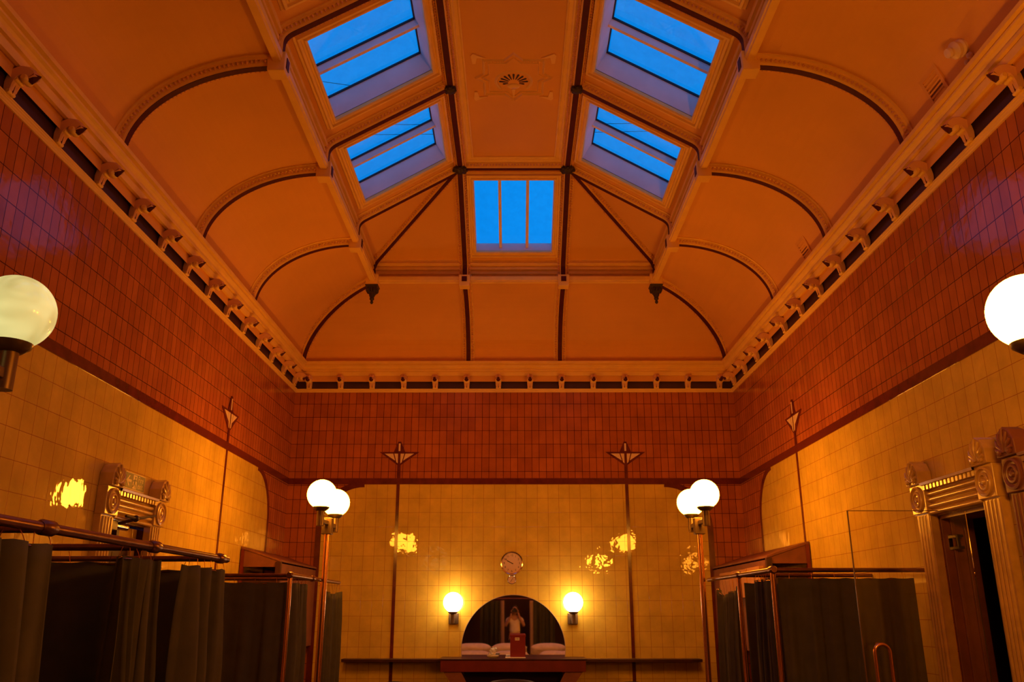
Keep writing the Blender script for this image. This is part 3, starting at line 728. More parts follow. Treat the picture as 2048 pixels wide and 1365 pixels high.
m_ = MB(); m_.M = M; m_.tube([(0.0,0.05,0.02),(0.0,-0.05,0.02)], 0.01); m_.sphere((-0.035,-0.085,0.02), 0.022, 12, 8); m_.sphere((0.02,-0.10,0.018), 0.018, 12, 8); m_.tube([(-0.035,-0.085,0.01),(0.0,-0.05,0.01)], 0.009); m_.build('junction_fitting', 'white_plastic', t_, smooth=True)

# ---------------------------------------------------------------- lamps
def lamp_post(x, yc, label, mats, dy=0.335, zg=2.462):
    t_ = thing('lamp_post', (x, yc, 0), label, 'lamp post', group='brass twin-globe lamp posts')
    m_ = MB().lathe([(0.0,0.0),(0.12,0.0),(0.12,0.02),(0.05,0.04),(0.03,0.06),(0.0,0.06)], (x, yc, 0), 'Z', 24); m_.build('base', 'dark_brass', t_, smooth='auto')
    MB().tube([(x, yc, 0.05), (x, yc, 2.17)], 0.027, 16).build('pole', 'brass', t_, smooth='auto')
    m_ = MB().box((x-0.048, yc-0.048, 2.12), (x+0.048, yc+0.048, 2.275)); m_.build('head_block', 'bronze_fitting', t_, bevel=0.005)
    for sg, mt in zip((-1, 1), mats):
        yy = yc+sg*dy
        m_ = MB().box((x-0.018, min(yc, yy), 2.205), (x+0.018, max(yc, yy), 2.245)); a_ = m_.build('arm', 'bronze_fitting', t_, bevel=0.004)
        m_ = MB().tube([(x, yy, 2.17), (x, yy, 2.315)], 0.036, 16); m_.lathe([(0.0,2.308),(0.045,2.308),(0.072,2.328),(0.078,2.344),(0.05,2.352),(0.0,2.352)], (x, yy, 0), 'Z', 24); m_.build('lamp_holder', 'bronze_fitting', t_, smooth='auto')
        MB().sphere((x, yy, zg), 0.137, 40, 24).build('globe', mt, t_, smooth=True)
lamp_post(-1.808, 8.44, 'brass lamp post with two glowing globes beyond the far left curtains', ('globe_bright', 'globe_bright'))
lamp_post(1.79, 8.44, 'brass lamp post with two glowing globes beside the far right curtains', ('globe_bright', 'globe_bright'))
lamp_post(-1.82, 2.615, 'near left lamp post, its dim milky globe cut by the left edge', ('globe_weak', 'globe_weak'))
lamp_post(1.88, 2.615, 'near right lamp post, its glaring globe cut by the right edge', ('globe_glare', 'globe_glare'))
for x, side in ((-0.765, 'left'), (0.735, 'right')):
    t_ = thing('wall_lamp', (x, D-0.006, 1.3), 'glowing globe wall lamp just %s of the arched mirror' % side, 'wall lamp', group='globe wall lamps by the mirror')
    m_ = MB().box((x-0.062, D-0.045, 1.255), (x+0.062, D-0.006, 1.385)); m_.build('wall_plate', 'bronze_fitting', t_, bevel=0.004)
    m_ = MB().box((x-0.02, D-0.215, 1.29), (x+0.02, D-0.04, 1.33)); m_.build('arm', 'bronze_fitting', t_, bevel=0.003)
    m_ = MB().tube([(x, D-0.20, 1.265), (x, D-0.20, 1.38)], 0.026, 16); m_.lathe([(0.0,1.374),(0.035,1.374),(0.06,1.392),(0.062,1.402),(0.03,1.41),(0.0,1.41)], (x, D-0.20, 0), 'Z', 24); m_.build('lamp_holder', 'bronze_fitting', t_, smooth='auto')
    MB().sphere((x, D-0.20, 1.515), 0.122, 36, 22).build('globe', 'globe_wall', t_, smooth=True)

# ---------------------------------------------------------------- curtain frames and curtains
def curtain_frame(label, x, ys, post_ys, wall_x, cross_ys, z=1.70, r=0.019):
    t_ = thing('cubicle_railing', (x, ys[0], 0), label, 'curtain rail')
    m_ = MB().tube([(x, ys[0], z), (x, ys[1], z)], r, 12); m_.build('long_rail', 'dark_brass', t_, smooth='auto')
    for y in cross_ys:
        MB().tube([(x, y, z-0.002), (wall_x, y, z-0.002)], 0.016, 12).build('cross_rail', 'dark_brass', t_, smooth='auto')
        m_ = MB().tube([(x, y-0.05, z), (x, y-0.035, z), (x, y+0.035, z), (x, y+0.05, z)], [r+0.002, r+0.009, r+0.009, r+0.002], 14)
        m_.build('coupling', 'dark_brass', t_, smooth='auto')
    for y in post_ys:
        m_ = MB().tube([(x, y, 0.0), (x, y, z)], 0.019, 12); m_.lathe([(0.0,0),(0.05,0),(0.05,0.012),(0.0,0.014)], (x, y, 0), 'Z', 16); m_.sphere((x, y, z), 0.027, 12, 8)
        m_.build('post', 'brass', t_, smooth='auto')
    return t_
CG = 'dark olive cubicle curtains'
def curtain(p0, p1, label, folds, amp, z1=1.645, z0=0.06, seed=0, name='curtain', droop=0.0, lit_edge=False, spread=0.0, mat='curtain_cloth', group=CG, rail_z=1.70, hooks=6):
    """wavy hanging cloth from p0 to p1 in plan"""
    rnd = random.Random(seed); a = Vector((*p0, 0)); b = Vector((*p1, 0)); d = b-a; L = d.length; u = d.normalized(); n = Vector((-u.y, u.x, 0))
    N = max(40, int(folds*14)); H = 22; ph = rnd.random()*6; rows = []
    ws = [rnd.uniform(0.6, 1.4) for _ in range(int(folds)+3)]
    tot = [0]; 
    for w_ in ws: tot.append(tot[-1]+w_)
    def phase(s):
        q = s*folds; i = int(q); fr = q-i
        return 2*pi*(i+fr**(ws[i % len(ws)]))
    for j in range(H+1):
        v = j/H; z = z1+(z0-z1)*v; row = []
        for i in range(N+1):
            s = i/N; k = 0.45+0.55*min(1, v*3)
            off = amp*k*(sin(phase(s)+ph) + 0.35*sin(2.3*phase(s)+ph*2+1.5*v)) + 0.012*noise.noise(Vector((s*4, v*3, seed)))
            sp = (s-0.5)*L*(1+spread*v)+0.5*L + 0.25*amp*sin(phase(s)*2+v)
            zz = z - droop*sin(pi*s)*(1-v)*(1+0.4*sin(9*s+seed)) - (0.006*abs(sin(s*pi*hooks)) if j == 0 else 0)
            row.append(a + u*sp + n*off + Vector((0, 0, zz)))
        rows.append(row)
    t_ = thing(name, (a.x, a.y, z0), label, 'curtain', group=group)
    m_ = MB(); m_.loft(rows); o = m_.build('cloth', mat, t_, smooth=True, fix=False)
    so = o.modifiers.new('thickness', 'SOLIDIFY'); so.thickness = 0.004
    m_ = MB()
    for k in range(hooks):
        s = (k+0.5)/hooks; i = int(round(s*N)); p = rows[0][i]; q = a + u*(L*s); 
        m_.tube([(p.x, p.y, p.z-0.01), ((p.x+q.x)/2, (p.y+q.y)/2, (p.z+rail_z-0.02)/2), (q.x, q.y, rail_z-0.019)], 0.0016, 5)
    m_.tube([p-Vector((0,0,0.008)) for p in rows[0][::4]], 0.0025, 5); m_.build('hooks', 'brass', t_)
    if lit_edge:
        m_ = MB(); ed = [r_[-1] if lit_edge == 'end' else r_[0] for r_ in rows]  # pale strip painting the light on the curtain's edge
        m_.loft([[p+n*0.012 for p in ed], [p+u*(0.10 if lit_edge == 'end' else -0.10)+n*(0.03+0.0*i_) for i_, p in enumerate(ed)]])
        o = m_.build('pale_edge', 'curtain_lit_edge', t_, smooth=True, fix=False); so = o.modifiers.new('thickness', 'SOLIDIFY'); so.thickness = 0.004
    return t_
XLn, XLf, XRf = -1.66, -1.865, 1.875
curtain_frame('dark rail of the near left cubicles, running back from the left edge', XLn, (0.9, 5.10), [], -W+0.006, (2.12, 3.10, 4.05, 4.98))
curtain_frame('brass rail with posts of the far left cubicles beside the lamp post', XLf, (7.38, 9.45), [7.38, 8.62], -W+0.006, (7.38, 8.20))
curtain_frame('brass rail with posts of the right cubicles', XRf, (6.42, 8.56), [6.42, 7.40], W-0.006, (6.42, 7.40))
# near left
curtain((XLn, 2.62), (XLn, 3.16), 'wide folded olive curtain at the left edge under the dark rail', 3, 0.065, seed=1)
curtain((XLn-0.01, 3.72), (XLn-0.01, 4.13), 'bunched olive curtain, second along the near left rail', 4, 0.045, seed=2)
curtain((XLn-0.01, 4.50), (XLn-0.01, 5.12), 'creased olive curtain at the far end of the near left rail', 3, 0.048, seed=3)
curtain((-W+0.03, 3.12), (XLn-0.12, 3.12), 'flat dark curtain across the cubicle at the left edge', 3, 0.02, seed=4, z1=1.62)
curtain((-W+0.03, 4.07), (XLn-0.10, 4.07), 'flat dark curtain behind the widest near left folds', 3, 0.02, seed=5, z1=1.635)
curtain((-W+0.03, 5.00), (XLn-0.10, 5.00), 'flat dark curtain between the second and third near left curtains', 3, 0.02, seed=6, z1=1.64)
# far left
curtain((-W+0.03, 7.41), (XLf-0.03, 7.41), 'broad flat olive curtain facing the room left of the brass post', 5, 0.018, seed=7)
curtain((XLf-0.01, 7.50), (XLf-0.01, 8.02), 'narrow bunched curtain right behind the far left brass post', 4, 0.035, seed=8)
curtain((-W+0.03, 8.24), (XLf-0.05, 8.24), 'flat dark curtain inside the far left cubicles behind the lamp pole', 4, 0.02, seed=9)
curtain((XLf+0.0, 8.70), (XLf+0.03, 9.46), 'bunched olive curtain right of the far left lamp pole', 5, 0.035, seed=10, z1=1.61, droop=0.02)
# right
curtain((XRf+0.04, 6.44), (2.90, 6.44), 'broad flat olive curtain behind the glass screen on the right', 6, 0.018, seed=11)
curtain((XRf+0.02, 6.56), (XRf+0.02, 6.98), 'bunched olive curtain just left of the right corner post', 4, 0.035, seed=12)
curtain((XRf+0.05, 7.43), (W-0.03, 7.43), 'flat dark curtain between the two right brass posts', 5, 0.02, seed=13, z1=1.64)
curtain((XRf+0.05, 7.62), (XRf+0.05, 8.42), 'drooping olive curtain at the far end of the right rail beside the lamp post', 6, 0.04, seed=14, z1=1.62, droop=0.07)
# behind the photographer, seen in the mirror
o = thing('door_3', (0.07, YB, 0), 'dark doorway behind the photographer, seen only in the mirror', 'doorway', kind='structure')
MB().box((-1.6, YB+0.01, 0), (1.75, YB+0.05, 2.4)).build('dark_recess_panel', 'painted_darkness', o)  # flat dark panel painting the shaded recess beyond the curtains
o = MB().tube([(-1.25, -1.30, 1.72), (1.25, -1.30, 1.72)], 0.018, 12).build('curtain_rail', 'brass'); tag(o, 'brass rail behind the photographer, reflected near the top of the mirror', 'curtain rail')
curtain((-0.92, -1.30), (-0.38, -1.30), 'olive curtain with a pale edge left of the reflected photographer', 4, 0.045, seed=21, rail_z=1.72, z1=1.67, lit_edge='end')
curtain((0.50, -1.30), (1.06, -1.30), 'olive curtain with a pale edge right of the reflected photographer', 4, 0.045, seed=22, rail_z=1.72, z1=1.67, lit_edge='start')

# ---------------------------------------------------------------- corner cubicles with lean-to tops
def corner_cubicle(s, y0, label):
    t_ = thing('corner_cupboard', (s*W, y0, 0), label, 'cupboard', group='wooden lean-to cupboards in the far corners')
    xw, xf = s*(W-0.016), s*2.55; yb = D-0.012
    zt, zl = 2.085, 1.945
    m_ = MB(); m_.hexa([(xw, y0, zt-0.02), (xf-s*0.01, y0, zl-0.02), (xf-s*0.01, yb, zl-0.02), (xw, yb, zt-0.02), (xw, y0, zt), (xf-s*0.01, y0, zl), (xf-s*0.01, yb, zl), (xw, yb, zt)]); m_.build('sloping_top', 'wood', t_)
    m_ = MB(); m_.hexa([(xw, y0+0.01, 1.87), (xf, y0+0.01, 1.87), (xf, y0+0.03, 1.87), (xw, y0+0.03, 1.87), (xw, y0+0.01, zt-0.02), (xf, y0+0.01, zl-0.02), (xf, y0+0.03, zl-0.02), (xw, y0+0.03, zt-0.02)]); m_.build('end_panel', 'wood', t_)
    m_ = MB(); m_.box((xw, y0-0.005, 0.0), (s*(W-0.05), y0+0.04, zt-0.03)); m_.build('wall_stile', 'red_wood', t_)
    m_ = MB(); m_.box((xf-s*0.02, y0-0.01, 0.0), (xf+s*0.035, y0+0.045, 1.925)); m_.build('corner_post', 'dark_wood', t_)
    m_ = MB(); m_.box((xf, y0+0.05, 1.0), (xf+s*0.02, yb, 1.91)); m_.build('side_panel', 'wood', t_)
    m_ = MB(); m_.box((xw, y0+0.02, 0.0), (xf, y0+0.03, 1.80)); m_.build('door', 'dark_wood', t_)
    return t_
corner_cubicle(-1, 9.56, 'brown lean-to cupboard top in the far left corner behind the curtains')
corner_cubicle(1, 8.85, 'brown lean-to cupboard top in the far right corner behind the curtains')
for k, (ya, yb, zt) in enumerate(((8.97, 9.45, 1.848), (9.50, 10.08, 1.846), (10.13, 10.72, 1.842))):
    o = MB().box((2.48, ya, 1.55), (2.53, yb, zt)).build('partition_board', 'pale_board', bevel=0.003)
    tag(o, 'pale orange board against the right corner cupboard, %s of the stepped three' % ('nearest and lowest', 'middle', 'furthest')[k], 'board', group='stepped boards beside the right cupboard')

# ---------------------------------------------------------------- doorcases
def doorcase(s, y0, y1, label, mat='door_tile', zt=2.075, group='carved doorcases', xo=0.0):
    """s side; y0..y1 inner opening edges"""
    xw = s*(W-0.010+xo); t_ = thing('doorcase', (xw, (y0+y1)/2, 0), label, 'doorcase', group=group)
    F = lambda d: xw - s*d
    for ya, yb in ((y0-0.20, y0), (y1, y1+0.20)):
        m_ = MB(); m_.box((F(-0.002), ya, 0), (F(0.05), yb, zt)); 
        for k in range(4):
            c = ya+0.035+0.043*k; m_.tube([(F(0.05), c, 0.02), (F(0.05), c, zt-0.01)], 0.014, 8)
        m_.build('pilaster', mat, t_, smooth='auto')
        m_ = MB(); yc = (ya+yb)/2; m_.box((F(-0.002), ya-0.005, zt), (F(0.075), yb+0.005, zt+0.205))
        b_ = m_.build('corner_square', mat, t_, bevel=0.006)
        m_ = MB(); 
        prof = [(0.092, 0.070), (0.092, 0.088), (0.078, 0.092), (0.070, 0.078), (0.058, 0.076), (0.052, 0.088), (0.040, 0.090), (0.034, 0.078), (0.022, 0.078), (0.016, 0.092), (0.0, 0.096)]
        m_.lathe([(r_, -s*d_) for r_, d_ in prof], (xw, yc, zt+0.102), 'X', 28); m_.build('patera', mat, b_, smooth='auto')
        # palmette ear above
        m_ = MB(); f_ = lambda a, b, d: (F(d), a, b); zb = zt+0.205
        m_.prism([(yc-0.10, zb), (yc+0.10, zb), (yc+0.095, zb+0.09), (yc+0.055, zb+0.15), (yc, zb+0.175), (yc-0.055, zb+0.15), (yc-0.095, zb+0.09)], f_, -0.002, 0.10)
        e_ = m_.build('acroterion', mat, t_, bevel=0.006)
        m_ = MB()
        for k in range(7):
            a = math.radians(-72+24*k); r1 = 0.145-0.035*abs(k-3)/3
            pts = [(F(0.102), yc+0.012*sin(a), zb+0.025), (F(0.112), yc+r1*0.55*sin(a), zb+0.02+r1*0.55*cos(a)), (F(0.104), yc+r1*0.78*sin(a), zb+0.015+r1*cos(a))]
            m_.tube(pts, [0.006, 0.012, 0.010], 8)
        for sg in (-1, 1):
            m_.lathe([(0.0, -s*0.10), (0.02, -s*0.10), (0.024, -s*0.112), (0.012, -s*0.12), (0.0, -s*0.118)], (xw, yc+sg*0.05, zb+0.028), 'X', 12)
        m_.build('palmette', mat, e_, smooth='auto')
    m_ = MB(); ya, yb = y0-0.005, y1+0.005
    pf = [(-0.002, zt-0.012), (0.045, zt-0.012), (0.055, zt+0.0), (0.045, zt+0.016), (0.030, zt+0.020), (0.045, zt+0.030), (0.058, zt+0.044), (0.045, zt+0.058), (0.030, zt+0.064), (0.045, zt+0.074), (0.058, zt+0.088), (0.045, zt+0.100), (0.030, zt+0.106), (0.045, zt+0.114), (0.058, zt+0.128), (0.045, zt+0.142), (0.034, zt+0.150), (0.040, zt+0.185), (0.09, zt+0.190), (0.095, zt+0.207), (-0.002, zt+0.210)]
    rows = [[Vector((F(d), y, z)) for d, z in pf] for y in (ya, yb)]; m_.loft(rows, closed=True)
    for zz in (0.0, 0.044, 0.088, 0.128): m_.tube([(F(0.046), ya, zt+zz), (F(0.046), yb, zt+zz)], 0.015, 12)
    m_.build('reeded_lintel', mat, t_, smooth='auto')
    m_ = MB(); n = int((yb-ya)/0.052)
    for k in range(n):
        c = ya+0.026+(yb-ya-0.052)*k/(n-1); m_.box((F(0.035), c-0.015, zt+0.155), (F(0.078), c+0.015, zt+0.188))
    m_.box((F(0.034), ya, zt+0.160), (F(0.05), yb, zt+0.186)); m_.build('dentils', mat, t_, bevel=0.002)
    return t_
doorcase(-1, 6.35, 7.02, 'carved cream doorcase with palmette ears under the exit sign on the left wall')
doorcase(1, 5.40, 6.12, 'carved cream doorcase with palmette ears round the dark doorway on the right wall')
doorcase(1, 4.10, 4.88, 'carved doorcase cut off by the right edge of the view', mat='wood')  # dark wood colour stands for the shading on this doorcase
# right doorway: reveal and dark passage behind
dr = thing('door_1', (W, 5.76, 0), 'open doorway in the right wall with a wooden reveal and dark passage', 'doorway', kind='structure')
m_ = MB(); m_.box((W+0.002, 6.105, 0), (W+0.23, 6.129, 2.05)); m_.box((W+0.06, 6.085, 0), (W+0.085, 6.11, 2.03)); m_.box((W+0.15, 6.085, 0), (W+0.18, 6.11, 2.03)); m_.build('far_reveal', 'wood', dr, bevel=0.003)
m_ = MB(); m_.box((W+0.002, 5.391, 0), (W+0.23, 5.41, 2.05)); m_.build('near_reveal', 'wood', dr)
m_ = MB(); m_.box((W+0.002, 5.391, 2.03), (W+0.23, 6.129, 2.054)); m_.build('head_reveal', 'wood', dr)
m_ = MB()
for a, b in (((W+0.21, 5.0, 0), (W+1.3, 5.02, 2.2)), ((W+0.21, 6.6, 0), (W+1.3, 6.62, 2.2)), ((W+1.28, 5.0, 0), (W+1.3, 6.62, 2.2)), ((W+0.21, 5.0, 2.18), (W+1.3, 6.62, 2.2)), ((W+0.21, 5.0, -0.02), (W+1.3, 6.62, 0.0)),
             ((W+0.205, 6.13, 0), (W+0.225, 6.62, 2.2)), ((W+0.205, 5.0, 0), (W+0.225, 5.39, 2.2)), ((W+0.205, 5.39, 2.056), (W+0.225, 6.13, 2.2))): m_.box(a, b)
m_.build('passage', 'painted_darkness', dr)  # the passage's darkness is put into its colour
for zc, mt in ((1.87, 'chrome'), (0.90, 'black_plastic')):
    t_ = thing('door_catch', (W+0.07, 6.08, zc), 'metal catch on the far side of the right doorway, %s' % ('at head height' if zc > 1 else 'low down near the bottom edge'), 'door catch')
    m_ = MB(); m_.box((W+0.03, 6.088, zc-0.05), (W+0.055, 6.104, zc+0.05)); m_.build('plate', mt, t_)
    m_ = MB(); m_.box((W+0.055, 6.02, zc+0.03), (W+0.10, 6.104, zc+0.048)); m_.box((W+0.055, 6.02, zc-0.048), (W+0.10, 6.104, zc-0.03)); m_.box((W+0.055, 6.01, zc-0.048), (W+0.072, 6.03, zc+0.048)); m_.build('hook', 'black_plastic', t_)
# left door: closed, with closer
dl = thing('door_2', (-W, 6.68, 0), 'closed wooden door with a glazed panel in the left doorcase', 'door', kind='structure')
m_ = MB(); m_.box((-W-0.12, 6.34, 0), (-W-0.075, 7.02, 2.045)); m_.build('door_slab', 'wood', dl)
for a in ((6.34, 0, 6.42, 2.04), (6.94, 0, 7.02, 2.04)):
    MB().box((-W-0.076, a[0], a[1]), (-W-0.045, a[2], a[3])).build('stile', 'door_tile', dl, bevel=0.004)
MB().box((-W-0.076, 6.42, 1.965), (-W-0.050, 6.94, 2.04)).build('top_rail', 'door_tile', dl, bevel=0.004)
MB().box((-W-0.076, 6.42, 1.90), (-W-0.020, 6.94, 1.935)).build('panel_moulding', 'door_tile', dl, bevel=0.008)
MB().box((-W-0.075, 6.42, 0.9), (-W-0.065, 6.94, 1.90)).build('door_pane', 'dark_wood', dl)
t_ = thing('door_closer', (-W-0.02, 6.5, 2.03), 'metal overhead door closer with its arm across the left doorcase', 'door closer')
m_ = MB(); m_.box((-W-0.045, 6.38, 1.985), (-W+0.045, 6.47, 2.055)); m_.build('mounting_box', 'dark_wood', t_, bevel=0.004)
m_ = MB().tube([(-W+0.02, 6.47, 2.022), (-W+0.02, 6.66, 2.022)], 0.026, 14); m_.sphere((-W+0.02, 6.66, 2.022), 0.026, 12, 8); m_.build('cylinder_body', 'chrome', t_, smooth='auto')
m_ = MB().tube([(-W+0.10, 6.46, 2.09), (-W+0.12, 6.60, 2.085), (-W+0.09, 7.02, 2.15)], [0.010, 0.012, 0.006], 8); m_.sphere((-W+0.115, 6.60, 2.085), 0.026, 10, 8); m_.tube([(-W+0.04, 6.50, 2.04), (-W+0.115, 6.60, 2.08)], 0.012, 8); m_.build('arm', 'ink', t_, smooth='auto')
m_ = MB().box((-W-0.02, 6.52, 1.955), (-W+0.02, 6.56, 1.998)); m_.build('valve', 'ink', t_)

# ---------------------------------------------------------------- fire exit sign
def text_mesh(body, size, f, align='LEFT', ext=0.001):
    cu = bpy.data.curves.new('t', 'FONT'); cu.body = body; cu.size = size; cu.align_x = align
    ob = bpy.data.objects.new('t', cu); COL.objects.link(ob); bpy.context.view_layer.update()
    me = bpy.data.meshes.new_from_object(ob.evaluated_get(bpy.context.evaluated_depsgraph_get()))
    vs = [f(v.co.x, v.co.y) for v in me.vertices]; fs = [list(p.vertices) for p in me.polygons]
    bpy.data.objects.remove(ob); bpy.data.meshes.remove(me)
    return vs, fs
sy0, sy1, sz0, sz1 = 6.56, 6.92, 2.315, 2.445
ts = thing('exit_sign', (-W+0.01, 6.74, 2.38), 'green fire exit sign with left arrow and running figure above the left doorcase', 'sign')
fs_ = lambda a, b, d: (-W+0.006+d, sy0+a, sz0+b)       # a 0..0.36 towards the far end = rightwards when read
MB().prism([(0, 0), (0.36, 0), (0.36, 0.13), (0, 0.13)], fs_, 0.0, 0.006).build('sign_plate', 'sign_pale', ts)
MB().prism([(0.008, 0.007), (0.352, 0.007), (0.352, 0.123), (0.008, 0.123)], fs_, 0.005, 0.008).build('green_field', 'sign_green', ts)
m_ = MB()
m_.prism([(0.015, 0.065), (0.06, 0.105), (0.075, 0.105), (0.048, 0.075), (0.105, 0.075), (0.105, 0.055), (0.048, 0.055), (0.075, 0.025), (0.06, 0.025)], fs_, 0.0075, 0.0095)
m_.build('arrow', 'sign_pale', ts)
m_ = MB(); m_.prism([(0.13, 0.012), (0.20, 0.012), (0.20, 0.118), (0.13, 0.118)], fs_, 0.0075, 0.0095); pk = m_.build('doorway_symbol', 'sign_pale', ts)
m_ = MB(); 
m_.prism([(0.172+0.010*cos(a), 0.100+0.010*sin(a)) for a in [2*pi*k/10 for k in range(10)]], fs_, 0.009, 0.011)
m_.prism([(0.155, 0.085), (0.178, 0.088), (0.172, 0.055), (0.150, 0.055)], fs_, 0.009, 0.011)
m_.prism([(0.160, 0.057), (0.172, 0.057), (0.186, 0.038), (0.190, 0.016), (0.180, 0.016), (0.174, 0.034)], fs_, 0.009, 0.011)
m_.prism([(0.150, 0.057), (0.160, 0.057), (0.154, 0.034), (0.136, 0.022), (0.134, 0.031), (0.146, 0.040)], fs_, 0.009, 0.011)
m_.prism([(0.155, 0.084), (0.138, 0.076), (0.136, 0.066), (0.144, 0.068), (0.158, 0.076)], fs_, 0.009, 0.011)
m_.prism([(0.176, 0.086), (0.190, 0.070), (0.196, 0.076), (0.180, 0.089)], fs_, 0.009, 0.011)
m_.build('running_figure', 'sign_green', pk)
m_ = MB()
for tx, bz in (('Fire', 0.072), ('exit', 0.022)):
    vs, fs = text_mesh(tx, 0.064, lambda a, b: fs_(0.222+a, bz+b, 0.0092)); m_.add(vs, fs)
m_.build('lettering', 'sign_pale', ts, fix=False)

# ---------------------------------------------------------------- clock
cx, cz, cy = -0.032, 1.998, D-0.006
tk = thing('wall_clock', (cx, cy, cz), 'round chrome wall clock reading ten to ten, with a small dial below', 'clock')
m_ = MB().lathe([(0.120, 0.0), (0.148, 0.0), (0.150, -0.025), (0.142, -0.040), (0.130, -0.036), (0.124, -0.022), (0.120, -0.012)], (cx, cy, cz), 'Y', 48); 
m_.f = m_.f[:-2]; m_.build('rim', 'chrome', tk, smooth='auto')
MB().lathe([(0.0, 0.0), (0.128, 0.0), (0.128, -0.014), (0.0, -0.014)], (cx, cy, cz), 'Y', 48).build('dial', 'clock_face', tk)
m_ = MB(); fc = lambda a, b, d: (cx+a, cy-0.0145-d, cz+b)
for h in range(1, 13):
    a = 2*pi*h/12; vs, fs = text_mesh(str(h), 0.036, lambda p, q: fc(p+0.098*sin(a), q+0.098*cos(a)-0.012, 0.0006), 'CENTER'); m_.add(vs, fs)
m_.build('numerals', 'ink', tk, fix=False)
def hand(ang, L, w_, nm):
    a = math.radians(ang); dx, dz = sin(a), cos(a); m_ = MB()
    m_.prism([(-dx*0.02-dz*w_, -dz*0.02+dx*w_), (-dx*0.02+dz*w_, -dz*0.02-dx*w_), (dx*L+dz*w_*0.5, dz*L-dx*w_*0.5), (dx*L-dz*w_*0.5, dz*L+dx*w_*0.5)], fc, 0.002, 0.004); m_.build(nm, 'ink', tk)
hand(300, 0.108, 0.0035, 'minute_hand'); hand(295, 0.068, 0.0055, 'hour_hand')
m_ = MB().lathe([(0.045, 0.0), (0.056, 0.0), (0.056, -0.018), (0.050, -0.024), (0.045, -0.010)], (cx, cy, cz-0.205), 'Y', 32); m_.f = m_.f[:-2]; s_ = m_.build('small_rim', 'chrome', tk, smooth='auto')
MB().lathe([(0.0, 0.0), (0.047, 0.0), (0.047, -0.010), (0.0, -0.010)], (cx, cy, cz-0.205), 'Y', 32).build('small_dial', 'clock_face', s_)
m_ = MB(); m_.prism([(-0.02, -0.025), (-0.016, -0.027), (0.022, 0.030), (0.019, 0.031)], lambda a, b, d: (cx+a, cy-0.0105-d, cz-0.205+b), 0.0, 0.002); m_.build('needle', 'ink', s_)

# ---------------------------------------------------------------- mirror
mx_, mz, mr_ = -0.013, 0.957, 0.655
tm = thing('mirror', (mx_, D-0.006, mz), 'large arched frameless mirror standing above the dressing table', 'mirror')
pts = [(mx_+mr_*cos(a), mz+mr_*sin(a)) for a in [math.radians(-8+196*i/60) for i in range(61)]]
fm = lambda a, b, d: (a, D-0.006-d, b)
MB().prism(pts, fm, 0.0, 0.010).build('bevelled_edge', 'mirror_edge', tm)
pts2 = [(mx_+(a-mx_)*0.988, mz+(b-mz)*0.988 if b > 0.89 else 0.868) for a, b in pts]
MB().prism(pts2, fm, 0.0095, 0.0115).build('mirror_glass', 'mirror_silver', tm)

# ---------------------------------------------------------------- shelf, dressing table, things on it
o = MB().box((-2.12, D-0.22, 0.815), (2.30, D-0.007, 0.850)).build('wall_shelf', 'dark_wood', bevel=0.004); tag(o, 'long dark shelf running along the far wall under the mirror', 'shelf')
tt = thing('dressing_table', (-0.02, D-0.35, 0), 'dark red dressing table with a cut-away kneehole under the mirror', 'table')
yt = D-0.52
m_ = MB().box((-0.90, yt, 0.852), (0.87, D-0.012, 0.868)); m_.build('tabletop', 'dark_wood', tt, bevel=0.003)
m_ = MB().box((-0.88, yt+0.012, 0.722), (0.85, yt+0.034, 0.851)); m_.build('apron', 'red_wood', tt, bevel=0.003)
for s in (-1, 1):
    c = -0.015; m_ = MB(); g_ = lambda a, b, d: (c+s*a, yt+0.03+d, b)
    pl = [(0.82, 0.0), (0.30, 0.0), (0.30, 0.02), (0.40, 0.10), (0.46, 0.35), (0.56, 0.60), (0.62, 0.722), (0.80, 0.722), (0.70, 0.45), (0.68, 0.2)]
    pl = [(0.66, 0.0), (0.44, 0.0), (0.46, 0.30), (0.54, 0.58), (0.62, 0.722), (0.83, 0.722), (0.74, 0.60), (0.68, 0.35)]
    m_.prism(pl, g_, 0.0, 0.03); m_.build('curved_leg', 'wood', tt)
    m_ = MB(); m_.prism(pl, lambda a, b, d: (c+s*a, D-0.06+d, b), 0.0, 0.03); m_.build('rear_leg', 'wood', tt)
m_ = MB(); m_.box((-0.62, D-0.09, 0.05), (0.59, D-0.07, 0.80)); m_.build('back_board', 'painted_darkness', tt)  # board coloured near-black to paint the kneehole's shade
# red box
tb = thing('tissue_box', (0.045, D-0.2, 0.868), 'upright dark red box with a small pale label in front of the mirror', 'box')
m_ = MB().box((-0.05, D-0.32, 0.878), (0.135, D-0.20, 1.120)); m_.build('box_body', 'maroon_card', tb, bevel=0.003)
m_ = MB().box((-0.054, D-0.325, 1.110), (0.139, D-0.195, 1.135)); m_.build('lid', 'maroon_card', tb, bevel=0.003)
m_ = MB().box((0.008, D-0.3225, 1.070), (0.062, D-0.319, 1.102)); l_ = m_.build('label', 'paper', tb)
m_ = MB()
for k, (a, b) in enumerate(((0.014, 0.022), (0.026, 0.032), (0.036, 0.046), (0.050, 0.056))): m_.box((a, D-0.3235, 1.082), (b, D-0.322, 1.092))
m_.build('print', 'ink', l_)
o = MB().box((-0.11, D-0.38, 0.868), (0.135, D-0.17, 0.878)).build('paper_tray', 'paper', bevel=0.003); tag(o, 'thin pale tray lying under the dark red box', 'tray')
tf = thing('flower_dish', (-0.26, D-0.32, 0.868), 'small pale dish of crumpled white petals on the dressing table', 'dish')
m_ = MB().lathe([(0.0, 0.868), (0.045, 0.868), (0.07, 0.884), (0.075, 0.90), (0.068, 0.90), (0.06, 0.886), (0.0, 0.876)], (-0.26, D-0.32, 0), 'Z', 24); m_.build('dish', 'paper', tf, smooth='auto')
m_ = MB(); rr = random.Random(3)
